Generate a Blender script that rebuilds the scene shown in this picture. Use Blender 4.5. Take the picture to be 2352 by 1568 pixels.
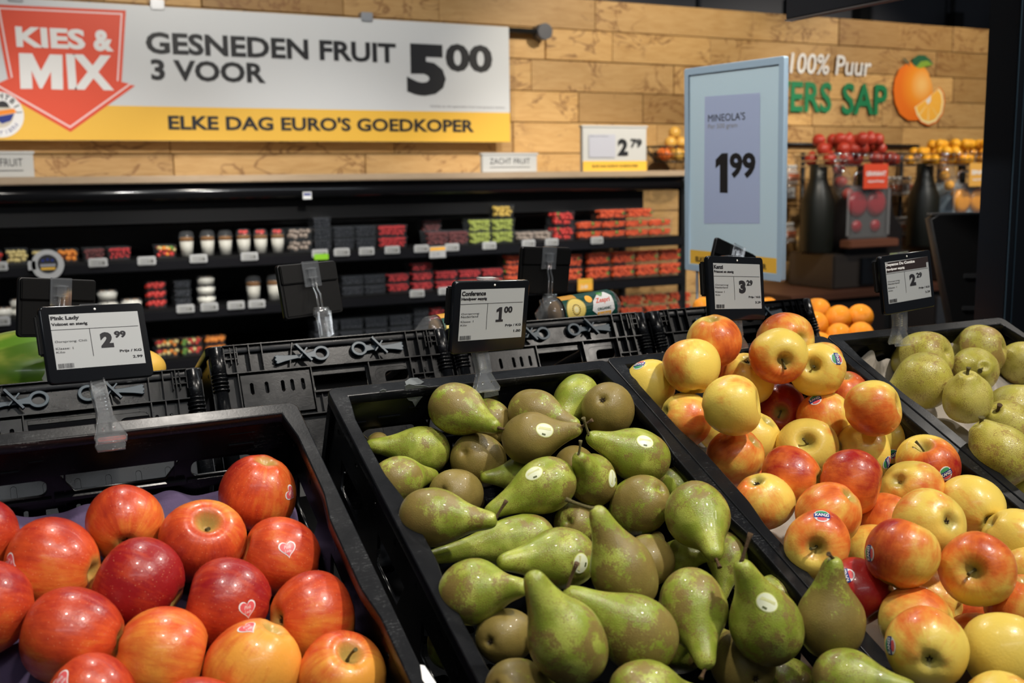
import bpy, bmesh, math, random
import numpy as np
from mathutils import Vector, Matrix
from mathutils.bvhtree import BVHTree

# ------------------------------------------------------------------ scene basics
for o in list(bpy.data.objects):
    bpy.data.objects.remove(o)
SC = bpy.context.scene
COL = SC.collection
FPX = 2456.0
CAM = np.array([0.0, 0.0, 1.7])
_pi, _ro, _ya = np.radians([8.66, -0.767, 62.72])
FW = np.array([np.cos(_pi)*np.cos(_ya), np.cos(_pi)*np.sin(_ya), -np.sin(_pi)])
_R = np.array([np.sin(_ya), -np.cos(_ya), 0]); _U = np.cross(_R, FW)
RT = _R*np.cos(_ro) + _U*np.sin(_ro)
UP = -_R*np.sin(_ro) + _U*np.cos(_ro)
cam_data = bpy.data.cameras.new('camera')
cam = bpy.data.objects.new('camera', cam_data); COL.objects.link(cam)
cam.matrix_world = Matrix([[RT[0], UP[0], -FW[0], CAM[0]], [RT[1], UP[1], -FW[1], CAM[1]],
                           [RT[2], UP[2], -FW[2], CAM[2]], [0, 0, 0, 1]])
cam_data.sensor_width = 36; cam_data.lens = 36*FPX/2352
cam_data.clip_start = 0.05; cam_data.clip_end = 60
cam_data.dof.use_dof = True; cam_data.dof.focus_distance = 1.40; cam_data.dof.aperture_fstop = 6.5
SC.camera = cam
SC.view_settings.view_transform = 'Standard'; SC.view_settings.look = 'None'
SC.view_settings.gamma = 1.0; SC.view_settings.use_curve_mapping = False
SC.view_settings.exposure = 0.0
world = bpy.data.worlds.new('world'); SC.world = world; world.use_nodes = True
world.node_tree.nodes['Background'].inputs[0].default_value = (0.75, 0.85, 1.0, 1)
world.node_tree.nodes['Background'].inputs[1].default_value = 0.05

def spot(name, loc, target, power, size=0.06, angle=70, color=(1, .93, .84), blend=.6):
    l = bpy.data.lights.new(name, 'SPOT'); l.energy = power; l.shadow_soft_size = size
    l.spot_size = math.radians(angle); l.spot_blend = blend; l.color = color
    o = bpy.data.objects.new(name, l); COL.objects.link(o); o.location = loc
    o.rotation_euler = (Vector(target)-Vector(loc)).to_track_quat('-Z', 'Y').to_euler()
    return o
def area(name, loc, target, power, sx, sy, color=(1, .95, .9)):
    l = bpy.data.lights.new(name, 'AREA'); l.energy = power; l.shape = 'RECTANGLE'; l.size = sx; l.size_y = sy
    l.color = color
    o = bpy.data.objects.new(name, l); COL.objects.link(o); o.location = loc
    o.rotation_euler = (Vector(target)-Vector(loc)).to_track_quat('-Z', 'Y').to_euler()
    return o
# track spots above the fruit island, plus lamps added for brightness and glints
spot('track_or_added_spot', (1.35, -0.15, 3.5), (0.55, 0.95, 1.4), 200, .05, 55)
spot('track_or_added_spot', (0.10, 0.45, 3.5), (0.05, 1.05, 1.4), 85, .05, 50)
spot('track_or_added_spot', (2.70, 1.38, 3.5), (1.1, 1.0, 1.4), 170, .09, 50)
spot('track_or_added_spot', (3.8, 1.7, 3.5), (1.25, .95, 1.35), 22, .07, 36)  # extra lamp, added so the squat pear crate rims glint
spot('track_or_added_spot', (.42, -.78, 3.5), (.15, 1.4, 1.4), 28, .08, 34)  # added lamp, placed for silver reflections on the left rear crate
spot('track_or_added_spot', (0.2, 2.0, 3.4), (1.97, 2.4, 1.75), 175, .06, 36)  # added from the left to brighten the blue price sign
spot('track_or_added_spot', (2.82, -.83, 3.5), (1.2, 1.5, 1.4), 75, .10, 34)  # lamp put in to make the rear crate ribs catch highlights
spot('track_or_added_spot', (2.2, 1.5, 3.5), (2.0, 2.4, 1.2), 260, .06, 40)  # added lamp that lifts the orange heap beyond the crates
spot('track_or_added_spot', (0.6, 2.3, 3.5), (0.7, 1.6, 1.4), 70, .06, 60)
# spots washing the timber wall
spot('wall_spot', (1.3, 3.9, 3.55), (1.6, 5.9, 2.1), 150, .06, 80, (1, .93, .82))
spot('wall_spot', (4.1, 3.9, 3.55), (4.2, 6.1, 1.9), 230, .06, 75, (1, .9, .74))
spot('wall_spot', (6.6, 3.9, 3.55), (6.6, 6.1, 1.9), 230, .06, 75, (1, .9, .74))
spot('wall_spot', (-1.2, 3.9, 3.55), (-1.2, 5.9, 2.1), 120, .06, 80, (1, .93, .85))
for _x, _e in ((.2, 90), (1.7, 90), (3.3, 110), (5.4, 60)):
    spot('cooler_spot', (_x, 2.4, 3.6), (_x+.2, 5.35, 1.15), _e*3.1, .06, 44, (1, .96, .9))
area('aisle_light', (2.5, 3.2, 3.6), (2.5, 4.4, 0), 30, 4.5, .25, (.85, .93, 1))
area('aisle_light', (0.0, -1.6, 3.6), (0.5, 0.3, 1.0), 17, 3.0, .3, (.9, .95, 1))

# ------------------------------------------------------------------ helpers
rnd = random.Random(7)
def V(*a): return np.array(a, float)
def ray(x, y): return FW + RT*(x-1176)/FPX - UP*(y-784)/FPX
def atd(x, y, z): return CAM + ray(x, y)*z
def onY(x, y, Y): r = ray(x, y); return CAM + r*(Y/r[1])
def onZ(x, y, Z): r = ray(x, y); return CAM + r*((Z-1.7)/r[2])
def wx(x, y, Y): return onY(x, y, Y)[0]
def wz(x, y, Y): return onY(x, y, Y)[2]
TAU = math.radians(25.3)
P0 = V(.386, 1.237, 1.447)
DD = V(0, -math.cos(TAU), -math.sin(TAU)); NN = V(0, -math.sin(TAU), math.cos(TAU)); XX = V(1, 0, 0)

MATS = {}
def mat(name, col=(.5, .5, .5), rough=.5, metal=0, trans=0, ior=1.45, spec=None, emit=None, coat=0, bump=None, alpha=None):
    if name in MATS: return MATS[name]
    m = bpy.data.materials.new(name); m.use_nodes = True
    b = m.node_tree.nodes['Principled BSDF']
    b.inputs['Base Color'].default_value = (*col, 1); b.inputs['Roughness'].default_value = rough
    b.inputs['Metallic'].default_value = metal; b.inputs['IOR'].default_value = ior
    b.inputs['Transmission Weight'].default_value = trans
    if spec is not None: b.inputs['Specular IOR Level'].default_value = spec
    b.inputs['Coat Weight'].default_value = coat; b.inputs['Coat Roughness'].default_value = .08
    if emit:
        b.inputs['Emission Color'].default_value = (*emit[:3], 1); b.inputs['Emission Strength'].default_value = emit[3]
    if bump:
        nt = m.node_tree; n = nt.nodes.new('ShaderNodeTexNoise'); n.inputs['Scale'].default_value = bump[0]; n.inputs['Detail'].default_value = 3
        tc = nt.nodes.new('ShaderNodeTexCoord'); nt.links.new(tc.outputs['Object'], n.inputs['Vector'])
        bp = nt.nodes.new('ShaderNodeBump'); bp.inputs['Strength'].default_value = bump[1]; bp.inputs['Distance'].default_value = bump[2]
        nt.links.new(n.outputs['Fac'], bp.inputs['Height']); nt.links.new(bp.outputs['Normal'], b.inputs['Normal'])
    MATS[name] = m
    return m

class N:
    """small node-graph helper"""
    def __init__(s, m): s.m = m; s.nt = m.node_tree; s.b = s.nt.nodes['Principled BSDF']
    def n(s, t, **k):
        x = s.nt.nodes.new(t)
        for a, v in k.items(): setattr(x, a, v)
        return x
    def l(s, a, b): s.nt.links.new(a, b)
    def math(s, op, a, b=None, c=None, clamp=False):
        x = s.n('ShaderNodeMath', operation=op, use_clamp=clamp)
        for i, v in enumerate((a, b, c)):
            if v is None: continue
            if isinstance(v, (int, float)): x.inputs[i].default_value = v
            else: s.l(v, x.inputs[i])
        return x.outputs[0]
    def mix(s, f, a, b, bt='MIX'):
        x = s.n('ShaderNodeMix', data_type='RGBA', blend_type=bt)
        for sock, v in ((x.inputs[0], f), (x.inputs[6], a), (x.inputs[7], b)):
            if isinstance(v, (int, float)): sock.default_value = v
            elif isinstance(v, tuple): sock.default_value = (*v, 1)
            else: s.l(v, sock)
        return x.outputs[2]
    def ramp(s, f, stops):
        x = s.n('ShaderNodeValToRGB'); e = x.color_ramp.elements
        while len(e) < len(stops): e.new(.5)
        for el, (p, c) in zip(e, stops): el.position = p; el.color = (*c, 1) if isinstance(c, tuple) else (c, c, c, 1)
        s.l(f, x.inputs[0]); return x.outputs[0]
    def noise(s, vec, scale, detail=2, rough=.5, dist=0):
        x = s.n('ShaderNodeTexNoise'); x.inputs['Scale'].default_value = scale; x.inputs['Detail'].default_value = detail
        x.inputs['Roughness'].default_value = rough; x.inputs['Distortion'].default_value = dist
        s.l(vec, x.inputs['Vector']); return x.outputs['Fac']
    def attr(s, name):
        x = s.n('ShaderNodeAttribute', attribute_type='OBJECT', attribute_name=name); return x.outputs['Fac']
    def step(s, f, a, b):
        x = s.n('ShaderNodeMapRange', interpolation_type='SMOOTHSTEP')
        s.l(f, x.inputs[0]); x.inputs[1].default_value = a; x.inputs[2].default_value = b; return x.outputs[0]

def link(name, me, m=None, parent=None, M=None, smooth=False, **props):
    if not isinstance(me, bpy.types.Mesh):
        me2 = bpy.data.meshes.new(name); me.to_mesh(me2); me.free(); me = me2
    o = bpy.data.objects.new(name, me); COL.objects.link(o)
    if m is not None and not me.materials:
        for x in (m if isinstance(m, (list, tuple)) else [m]): me.materials.append(x)
    if smooth: me.shade_smooth()
    if parent is not None: o.parent = parent
    if M is not None: o.matrix_local = M
    for k, v in props.items(): o[k] = v
    return o
def smooth_angle(o, deg=40):
    me = o.data; me.shade_smooth()
    me.set_sharp_from_angle(angle=math.radians(deg)) if hasattr(me, 'set_sharp_from_angle') else None
def thing(name, label, cat, M=None, group=None):
    o = bpy.data.objects.new(name, None); COL.objects.link(o); o.empty_display_size = .02
    if M is not None: o.matrix_world = M
    o['label'] = label; o['category'] = cat
    if group: o['group'] = group
    return o
def tag(o, label, cat, group=None):
    o['label'] = label; o['category'] = cat
    if group: o['group'] = group
    return o
def MX(loc, right=(1, 0, 0), up=(0, 0, 1)):
    """frame: local x=right, y=up, z=towards viewer"""
    r = Vector(right).normalized(); u = Vector(up); u = (u - r*u.dot(r)).normalized(); n = r.cross(u)
    return Matrix([[r[0], u[0], n[0], loc[0]], [r[1], u[1], n[1], loc[1]], [r[2], u[2], n[2], loc[2]], [0, 0, 0, 1]])
def T(x, y, z): return Matrix.Translation((x, y, z))

def box(bm, x0, x1, y0, y1, z0, z1, bev=0, M=None):
    g = bmesh.ops.create_cube(bm, size=1)['verts']
    bmesh.ops.scale(bm, vec=(abs(x1-x0), abs(y1-y0), abs(z1-z0)), verts=g)
    bmesh.ops.translate(bm, vec=((x0+x1)/2, (y0+y1)/2, (z0+z1)/2), verts=g)
    if M is not None: bmesh.ops.transform(bm, matrix=M, verts=g)
    if bev:
        es = list({e for v in g for e in v.link_edges})
        bmesh.ops.bevel(bm, geom=es, offset=bev, segments=2, affect='EDGES', clamp_overlap=True)
def cyl(bm, p, q, r0, r1=None, seg=14, caps=True):
    p, q = Vector(p), Vector(q); r1 = r0 if r1 is None else r1
    d = (q-p).normalized(); a = d.orthogonal().normalized(); b = d.cross(a)
    A = [bm.verts.new(p + (a*math.cos(2*math.pi*i/seg)+b*math.sin(2*math.pi*i/seg))*r0) for i in range(seg)]
    B = [bm.verts.new(q + (a*math.cos(2*math.pi*i/seg)+b*math.sin(2*math.pi*i/seg))*r1) for i in range(seg)]
    for i in range(seg): bm.faces.new((A[i], A[(i+1) % seg], B[(i+1) % seg], B[i])).smooth = True
    if caps: bm.faces.new(A[::-1]); bm.faces.new(B)
def tube(bm, pts, r, seg=8):
    pts = [Vector(p) for p in pts]; rs = r if isinstance(r, (list, tuple)) else [r]*len(pts)
    rings = []; a = None
    for i, p in enumerate(pts):
        d = (pts[min(i+1, len(pts)-1)]-pts[max(i-1, 0)]).normalized()
        if a is None: a = d.orthogonal().normalized()
        a = (a - d*a.dot(d)).normalized(); b = d.cross(a)
        rings.append([bm.verts.new(p+(a*math.cos(2*math.pi*k/seg)+b*math.sin(2*math.pi*k/seg))*rs[i]) for k in range(seg)])
    for A, B in zip(rings, rings[1:]):
        for k in range(seg): bm.faces.new((A[k], A[(k+1) % seg], B[(k+1) % seg], B[k])).smooth = True
    bm.faces.new(rings[0][::-1]); bm.faces.new(rings[-1])
def lathe(bm, prof, seg=24, M=None, closed=True):
    """prof list of (r,z)"""
    rings = []
    for r, z in prof:
        if r < 1e-6: rings.append([bm.verts.new((0, 0, z))])
        else: rings.append([bm.verts.new((r*math.cos(2*math.pi*k/seg), r*math.sin(2*math.pi*k/seg), z)) for k in range(seg)])
    vs = [v for R in rings for v in R]
    for A, B in zip(rings, rings[1:]):
        for k in range(seg):
            k2 = (k+1) % seg
            if len(A) == 1 and len(B) == 1: continue
            f = (A[0], B[k2], B[k]) if len(A) == 1 else ((A[k], A[k2], B[0]) if len(B) == 1 else (A[k], A[k2], B[k2], B[k]))
            bm.faces.new(f).smooth = True
    if M is not None: bmesh.ops.transform(bm, matrix=M, verts=vs)
def rect(x0, x1, y0, y1): return [(x0, y0), (x1, y0), (x1, y1), (x0, y1)]
def rrect(x0, x1, y0, y1, r, n=4):
    out = []
    for cx, cy, a0 in ((x1-r, y1-r, 0), (x0+r, y1-r, 90), (x0+r, y0+r, 180), (x1-r, y0+r, 270)):
        for i in range(n+1):
            a = math.radians(a0+90*i/n); out.append((cx+r*math.cos(a), cy+r*math.sin(a)))
    return out
def ell(cx, cy, rx, ry, n=24, a0=0, a1=360, rot=0):
    c, s = math.cos(math.radians(rot)), math.sin(math.radians(rot)); out = []
    m = n if a1-a0 >= 360 else n+1
    for i in range(m):
        a = math.radians(a0+(a1-a0)*i/n); x, y = rx*math.cos(a), ry*math.sin(a); out.append((cx+x*c-y*s, cy+x*s+y*c))
    return out
def _conv(cu, name):
    o = bpy.data.objects.new('tmp', cu); COL.objects.link(o)
    dg = bpy.context.evaluated_depsgraph_get(); dg.update()
    me = bpy.data.meshes.new_from_object(o.evaluated_get(dg), depsgraph=dg); me.name = name
    bpy.data.objects.remove(o); bpy.data.curves.remove(cu); me.materials.clear()
    return me
def plate(outer, holes=(), t=.002, bev=0.0, name='plate'):
    """flat plate in local xy with real holes, thickness t, centred on z=0"""
    cu = bpy.data.curves.new('c', 'CURVE'); cu.dimensions = '2D'; cu.fill_mode = 'BOTH'; cu.extrude = max(t/2-bev, 0); cu.bevel_depth = bev; cu.bevel_resolution = 1
    for L in [outer]+list(holes):
        s = cu.splines.new('POLY'); s.points.add(len(L)-1)
        for p, q in zip(s.points, L): p.co = (q[0], q[1], 0, 1)
        s.use_cyclic_u = True
    return _conv(cu, name)
TXT = {}
def textmesh(s, bold=0.0, width=None, height=None, res=3, shear=0, spacing=1):
    """mesh of text, lower-left at the origin; scaled to width / height (m) if given"""
    key = (s, bold, res, shear, spacing)
    if key not in TXT:
        cu = bpy.data.curves.new('t', 'FONT'); cu.body = s; cu.offset = bold; cu.resolution_u = res; cu.shear = shear
        cu.space_character = spacing; cu.fill_mode = 'FRONT'; cu.space_line = .9
        TXT[key] = _conv(cu, 'text')
    me = TXT[key]
    co = np.empty(len(me.vertices)*3); me.vertices.foreach_get('co', co); co = co.reshape(-1, 3)
    mn, mx = co.min(0), co.max(0); w, h = (mx-mn)[:2]
    sy = height/h if height else (width/w); sx = width/w if width else sy
    v = (co-mn)*V(sx, sy, 0)
    return v, [tuple(p.vertices) for p in me.polygons]
def polymesh(pts):
    from mathutils.geometry import tessellate_polygon
    tri = tessellate_polygon([[Vector((x, y, 0)) for x, y in pts]])
    out = []
    for a, b, c in tri:
        A, B, C_ = pts[a], pts[b], pts[c]
        cr = (B[0]-A[0])*(C_[1]-A[1])-(B[1]-A[1])*(C_[0]-A[0])
        out.append((a, b, c) if cr > 0 else (a, c, b))
    return np.array([(x, y, 0) for x, y in pts], float), out
ONE = [(.36, 0), (1, 0), (1, 1), (.52, 1), (0, .84), (0, .62), (.36, .72)]
ONES = [(0, 0), (1, 0), (1, .15), (.80, .15), (.80, 1), (.46, 1), (.05, .84), (.05, .66), (.40, .73), (.40, .15), (0, .15)]
class Print:
    """flat print made of coloured shapes (one mesh)"""
    def __init__(s): s.v = []; s.f = []; s.fm = []; s.m = []; s.n = 0
    def add(s, vf, m, x=0, y=0, z=0, rot=0, map=None):
        v, f = vf; c, d = math.cos(rot), math.sin(rot)
        v = np.array([(p[0]*c-p[1]*d+x, p[0]*d+p[1]*c+y, z) for p in v])
        if map: v = np.array([map(p) for p in v])
        if m not in s.m: s.m.append(m)
        s.v.append(v); s.f += [tuple(i+s.n for i in q) for q in f]; s.fm += [s.m.index(m)]*len(f); s.n += len(v)
        return s
    def text(s, t, m, x, y, z=0, align='l', map=None, rot=0, **k):
        v, f = textmesh(t, **k); w = v[:, 0].max()
        v = v - V({'l': 0, 'c': w/2, 'r': w}[align], 0, 0)
        return s.add((v, f), m, x, y, z, rot, map)
    def poly(s, pts, m, z=0, map=None): return s.add(polymesh(pts), m, 0, 0, z, 0, map)
    def mesh(s, name='print'):
        me = bpy.data.meshes.new(name); me.from_pydata(np.concatenate(s.v).tolist(), [], s.f)
        for m in s.m: me.materials.append(m)
        me.polygons.foreach_set('material_index', s.fm); me.update(); return me
def copy_tree(o, parent=None, **kw):
    c = o.copy(); COL.objects.link(c); c.parent = parent
    for ch in list(o.children): copy_tree(ch, c)
    return c

# ------------------------------------------------------------------ plain materials
BLK = mat('black_print', (.012, .012, .014), .5)
DKB = mat('dark_print', (.02, .02, .022), .5)
WHT = mat('white_print', (.78, .78, .78), .5)
YEL = mat('yellow_print', (.80, .47, .055), .5)
RED = mat('red_print', (.72, .075, .03), .5)
PNK = mat('pale_print', (.85, .62, .62), .5)
GRN = mat('green_print', (.008, .20, .075), .5)
DGN = mat('dark_green_print', (.004, .06, .045), .45)
ORG = mat('orange_print', (.86, .26, .012), .5)
ORL = mat('light_orange_print', (.95, .48, .06), .5)
NAV = mat('navy_print', (.012, .03, .22), .4)
CRM = mat('cream_print', (.87, .78, .42), .45)
GRY = mat('grey_print', (.30, .30, .32), .5)
BROWN = mat('brown_print', (.10, .035, .01), .6)

def plastic_black(name, base=(.012, .013, .015), rough=.34, scuff=.5):
    m = mat(name, base, rough, spec=.30); g = N(m)
    tc = g.n('ShaderNodeTexCoord'); v = tc.outputs['Object']
    n1 = g.noise(v, 14, 5, .65); n2 = g.noise(v, 300, 3, .7)
    mp = g.n('ShaderNodeMapping'); g.l(v, mp.inputs[0]); mp.inputs['Scale'].default_value = (60, 900, 500); mp.inputs['Rotation'].default_value = (.3, .2, .6)
    n3 = g.noise(mp.outputs[0], 1, 2)
    dust = g.math('MULTIPLY', g.step(n1, .50, .72), g.step(g.math('MULTIPLY', n2, n3), .27, .42))
    g.l(g.mix(g.math('MULTIPLY', dust, scuff), base, (.16, .17, .175)), g.b.inputs['Base Color'])
    g.l(g.math('ADD', g.math('MULTIPLY', n1, .30), rough-.22), g.b.inputs['Roughness'])
    bp = g.n('ShaderNodeBump'); bp.inputs['Strength'].default_value = .12; bp.inputs['Distance'].default_value = .0006
    g.l(n2, bp.inputs['Height']); g.l(bp.outputs[0], g.b.inputs['Normal'])
    return m
CRATE = plastic_black('crate_plastic', (.003, .0035, .0045), .30, .22)
RIM = plastic_black('crate_rim_plastic', (.006, .0068, .0085), .36, .5)
LEVER = mat('lever_grey', (.045, .068, .088), .38)
GLOSSB = mat('gloss_black', (.006, .007, .009), .12)
MATB = mat('matt_black', (.008, .0085, .009), .5)
FRIDGE = mat('cooler_black', (.004, .004, .0045), .42)
STEELB = mat('powder_black', (.006, .008, .012), .32)
CHROME = mat('chrome', (.75, .77, .8), .15, 1)
STEEL = mat('brushed_steel', (.45, .45, .46), .35, 1)
CLIP = None

def clear_film(name, tint=(.9, .93, .95), dens=.12, rough=.08):
    m = bpy.data.materials.new(name); m.use_nodes = True; nt = m.node_tree; nt.nodes.clear()
    out = nt.nodes.new('ShaderNodeOutputMaterial'); tr = nt.nodes.new('ShaderNodeBsdfTransparent')
    gl = nt.nodes.new('ShaderNodeBsdfGlossy'); gl.inputs['Roughness'].default_value = rough; gl.inputs['Color'].default_value = (1, 1, 1, 1)
    df = nt.nodes.new('ShaderNodeBsdfDiffuse'); df.inputs['Color'].default_value = (*tint, 1)
    lf = nt.nodes.new('ShaderNodeLayerWeight'); lf.inputs['Blend'].default_value = .5
    pw_ = nt.nodes.new('ShaderNodeMath'); pw_.operation = 'POWER'; nt.links.new(lf.outputs['Facing'], pw_.inputs[0]); pw_.inputs[1].default_value = 4
    lw = nt.nodes.new('ShaderNodeMath'); lw.operation = 'MULTIPLY_ADD'; nt.links.new(pw_.outputs[0], lw.inputs[0]); lw.inputs[1].default_value = .55; lw.inputs[2].default_value = .045
    m1 = nt.nodes.new('ShaderNodeMixShader'); m1.inputs[0].default_value = dens
    m2 = nt.nodes.new('ShaderNodeMixShader')
    nt.links.new(tr.outputs[0], m1.inputs[1]); nt.links.new(df.outputs[0], m1.inputs[2])
    nt.links.new(lw.outputs[0], m2.inputs[0]); nt.links.new(m1.outputs[0], m2.inputs[1]); nt.links.new(gl.outputs[0], m2.inputs[2])
    nt.links.new(m2.outputs[0], out.inputs[0]); MATS[name] = m; return m
CLIP = clear_film('clear_clip', (.85, .9, .95), .045, .05)
_m = [x for x in CLIP.node_tree.nodes if x.type == 'MATH' and x.operation == 'MULTIPLY_ADD'][0]; _m.inputs[1].default_value = .8; _m.inputs[2].default_value = .17
FILM = clear_film('clear_film', dens=.06)
TUB = clear_film('clear_tub', (.5, .55, .6), .035, .12)

def wood_mat(name, c1, c2, c3, knots=True):
    m = mat(name, c1, .55); g = N(m)
    tc = g.n('ShaderNodeTexCoord'); oi = g.n('ShaderNodeObjectInfo')
    vm = g.n('ShaderNodeVectorMath', operation='MULTIPLY_ADD'); g.l(tc.outputs['Object'], vm.inputs[0]); vm.inputs[1].default_value = (1, 1, 1)
    cmb = g.n('ShaderNodeCombineXYZ'); g.l(g.math('MULTIPLY', oi.outputs['Random'], 37.0), cmb.inputs[0]); g.l(g.math('MULTIPLY', oi.outputs['Random'], 91.0), cmb.inputs[1]); g.l(g.math('MULTIPLY', oi.outputs['Random'], 17.0), cmb.inputs[2])
    g.l(cmb.outputs[0], vm.inputs[2]); v = vm.outputs[0]
    mp = g.n('ShaderNodeMapping'); g.l(v, mp.inputs[0]); mp.inputs['Scale'].default_value = (2.2, 14, 14)
    grain = g.noise(mp.outputs[0], 3.2, 6, .6, .6)
    base = g.ramp(grain, [(.3, c2), (.62, c1)])
    tone = g.ramp(oi.outputs['Random'], [(0, (.62, .58, .52)), (.5, (.92, .92, .92)), (1, (1.12, 1.1, 1.02))])
    base = g.mix(1.0, base, tone, 'MULTIPLY')
    if knots:
        mp2 = g.n('ShaderNodeMapping'); g.l(v, mp2.inputs[0]); mp2.inputs['Scale'].default_value = (1.2, 2.2, 2.2)
        n = g.noise(mp2.outputs[0], 2.6, 3, .6, 1.6)
        vein = g.math('SUBTRACT', 1.0, g.math('ABSOLUTE', g.math('MULTIPLY', g.math('SUBTRACT', n, .47), 26)), clamp=True)
        mask = g.step(g.noise(v, 1.7, 1), .46, .56)
        knot = g.math('MULTIPLY', vein, mask)
        spots = g.math('MULTIPLY', g.step(g.noise(mp2.outputs[0], 4.5, 4, .7, .5), .60, .74), .75)
        f = g.math('MAXIMUM', g.math('MULTIPLY', knot, .85), spots)
        base = g.mix(f, base, c3)
    g.l(base, g.b.inputs['Base Color'])
    return m
PLANK = wood_mat('oak_plank', (.60, .37, .15), (.50, .285, .10), (.20, .085, .025))
LEDGE = wood_mat('pale_ledge_wood', (.56, .43, .30), (.50, .37, .25), (.4, .3, .2), False)

# ------------------------------------------------------------------ fruit materials
def apple_mat(name, yellow, red, deep, cavity, dots, blotk=.9, strk=.5):
    m = mat(name, red, .3, coat=.16); g = N(m)
    tc = g.n('ShaderNodeTexCoord'); P = tc.outputs['Object']; oi = g.n('ShaderNodeObjectInfo')
    sep = g.n('ShaderNodeSeparateXYZ'); g.l(P, sep.inputs[0]); x, y, z = sep.outputs
    rr = g.math('SQRT', g.math('ADD', g.math('MULTIPLY', x, x), g.math('MULTIPLY', y, y)))
    cmb = g.n('ShaderNodeCombineXYZ'); rs = g.math('MAXIMUM', rr, .05)
    g.l(g.math('DIVIDE', x, rs), cmb.inputs[0]); g.l(g.math('DIVIDE', y, rs), cmb.inputs[1])
    g.l(g.math('ADD', g.math('MULTIPLY', z, .22), g.math('MULTIPLY', oi.outputs['Random'], 9)), cmb.inputs[2])
    streak = g.noise(cmb.outputs[0], 7, 5, .7)
    off = g.n('ShaderNodeVectorMath', operation='ADD'); g.l(P, off.inputs[0])
    c2 = g.n('ShaderNodeCombineXYZ'); g.l(g.math('MULTIPLY', oi.outputs['Random'], 31), c2.inputs[0]); g.l(c2.outputs[0], off.inputs[1])
    blot = g.noise(off.outputs[0], 1.3, 3, .55)
    blush = g.attr('blush')
    side = g.math('MULTIPLY', x, g.attr('side'))
    f = g.math('ADD', g.math('ADD', blush, side), g.math('ADD', g.math('MULTIPLY', g.math('SUBTRACT', blot, .5), blotk), g.math('MULTIPLY', g.math('SUBTRACT', streak, .5), strk)))
    col = g.ramp(f, [(0.0, yellow), (.14, yellow), (.36, tuple(.42*a+.58*b for a, b in zip(yellow, red))), (.58, red), (1, deep)])
    cav = g.math('MULTIPLY', g.step(g.math('SUBTRACT', .42, rr), 0, .30), g.step(g.math('ABSOLUTE', z), .2, .5))
    cav = g.math('MULTIPLY', cav, g.math('ADD', .45, streak))
    col = g.mix(g.math('MULTIPLY', cav, .85, clamp=True), col, cavity)
    vo = g.n('ShaderNodeTexVoronoi'); vo.inputs['Scale'].default_value = 13; g.l(off.outputs[0], vo.inputs['Vector'])
    dot = g.math('MULTIPLY', g.math('SUBTRACT', 1.0, g.step(vo.outputs['Distance'], .05, .16)), dots[3])
    col = g.mix(dot, col, dots[:3])
    g.l(col, g.b.inputs['Base Color'])
    b = g.noise(off.outputs[0], 14, 3)
    bp = g.n('ShaderNodeBump'); bp.inputs['Strength'].default_value = .05; bp.inputs['Distance'].default_value = .02
    g.l(b, bp.inputs['Height']); g.l(bp.outputs[0], g.b.inputs['Normal'])
    g.l(g.math('ADD', g.math('MULTIPLY', b, .25), .22), g.b.inputs['Roughness'])
    g.b.inputs['Subsurface Weight'].default_value = 0
    return m
PINKM = apple_mat('red_apple_skin', (.80, .34, .05), (.60, .075, .018), (.28, .010, .012), (.42, .33, .09), (.85, .42, .20, .60), .85, .62)
KANM = apple_mat('yellow_red_apple_skin', (.86, .64, .12), (.76, .175, .030), (.36, .014, .012), (.40, .36, .09), (.62, .50, .2, .28), 1.15, .42)

def pear_mat(name, green, light, russet, dark, speck=1.0):
    m = mat(name, green, .33, coat=.12); g = N(m)
    tc = g.n('ShaderNodeTexCoord'); oi = g.n('ShaderNodeObjectInfo')
    off = g.n('ShaderNodeVectorMath', operation='ADD'); g.l(tc.outputs['Object'], off.inputs[0])
    c2 = g.n('ShaderNodeCombineXYZ'); g.l(g.math('MULTIPLY', oi.outputs['Random'], 53), c2.inputs[0]); g.l(g.math('MULTIPLY', oi.outputs['Random'], 29), c2.inputs[1]); g.l(c2.outputs[0], off.inputs[1])
    P = off.outputs[0]; sep = g.n('ShaderNodeSeparateXYZ'); g.l(tc.outputs['Object'], sep.inputs[0]); z = sep.outputs[2]
    col = g.mix(g.step(g.noise(P, 1.4, 2), .4, .65), green, light)
    # fine speckle
    sp = g.noise(P, 30, 3, .85); f1 = g.math('MULTIPLY', g.step(sp, .51, .58), .85*speck)
    dens = g.step(g.noise(P, 2.2, 3), .35, .65)
    col = g.mix(g.math('MULTIPLY', f1, g.math('ADD', .25, dens)), col, dark)
    # russet patches, stronger at the blossom end
    r = g.math('ADD', g.attr('russet'), g.math('MULTIPLY', z, -.16))
    n = g.math('ADD', g.math('MULTIPLY', g.noise(P, 1.6, 3, .6), .70), g.math('MULTIPLY', g.noise(P, 13, 6, .8), .50))
    mask = g.step(g.math('ADD', n, g.math('MULTIPLY', r, .42)), .785, .85)
    col = g.mix(g.math('MULTIPLY', mask, .88), col, g.mix(g.noise(P, 6, 3), russet, tuple(c*.72 for c in russet)))
    g.l(col, g.b.inputs['Base Color'])
    g.l(g.math('ADD', .30, g.math('MULTIPLY', mask, .12)), g.b.inputs['Roughness'])
    bp = g.n('ShaderNodeBump'); bp.inputs['Strength'].default_value = .13; bp.inputs['Distance'].default_value = .03
    g.l(g.noise(P, 26, 3), bp.inputs['Height']); g.l(bp.outputs[0], g.b.inputs['Normal'])
    return m
PEARM = pear_mat('green_pear_skin', (.235, .30, .032), (.39, .44, .075), (.245, .165, .048), (.19, .11, .03))
COMM = pear_mat('squat_pear_skin', (.50, .46, .075), (.60, .53, .13), (.40, .25, .07), (.27, .17, .04), 1.0)
STEMM = mat('stem_brown', (.10, .055, .022), .7, bump=(30, .5, .02))
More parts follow.
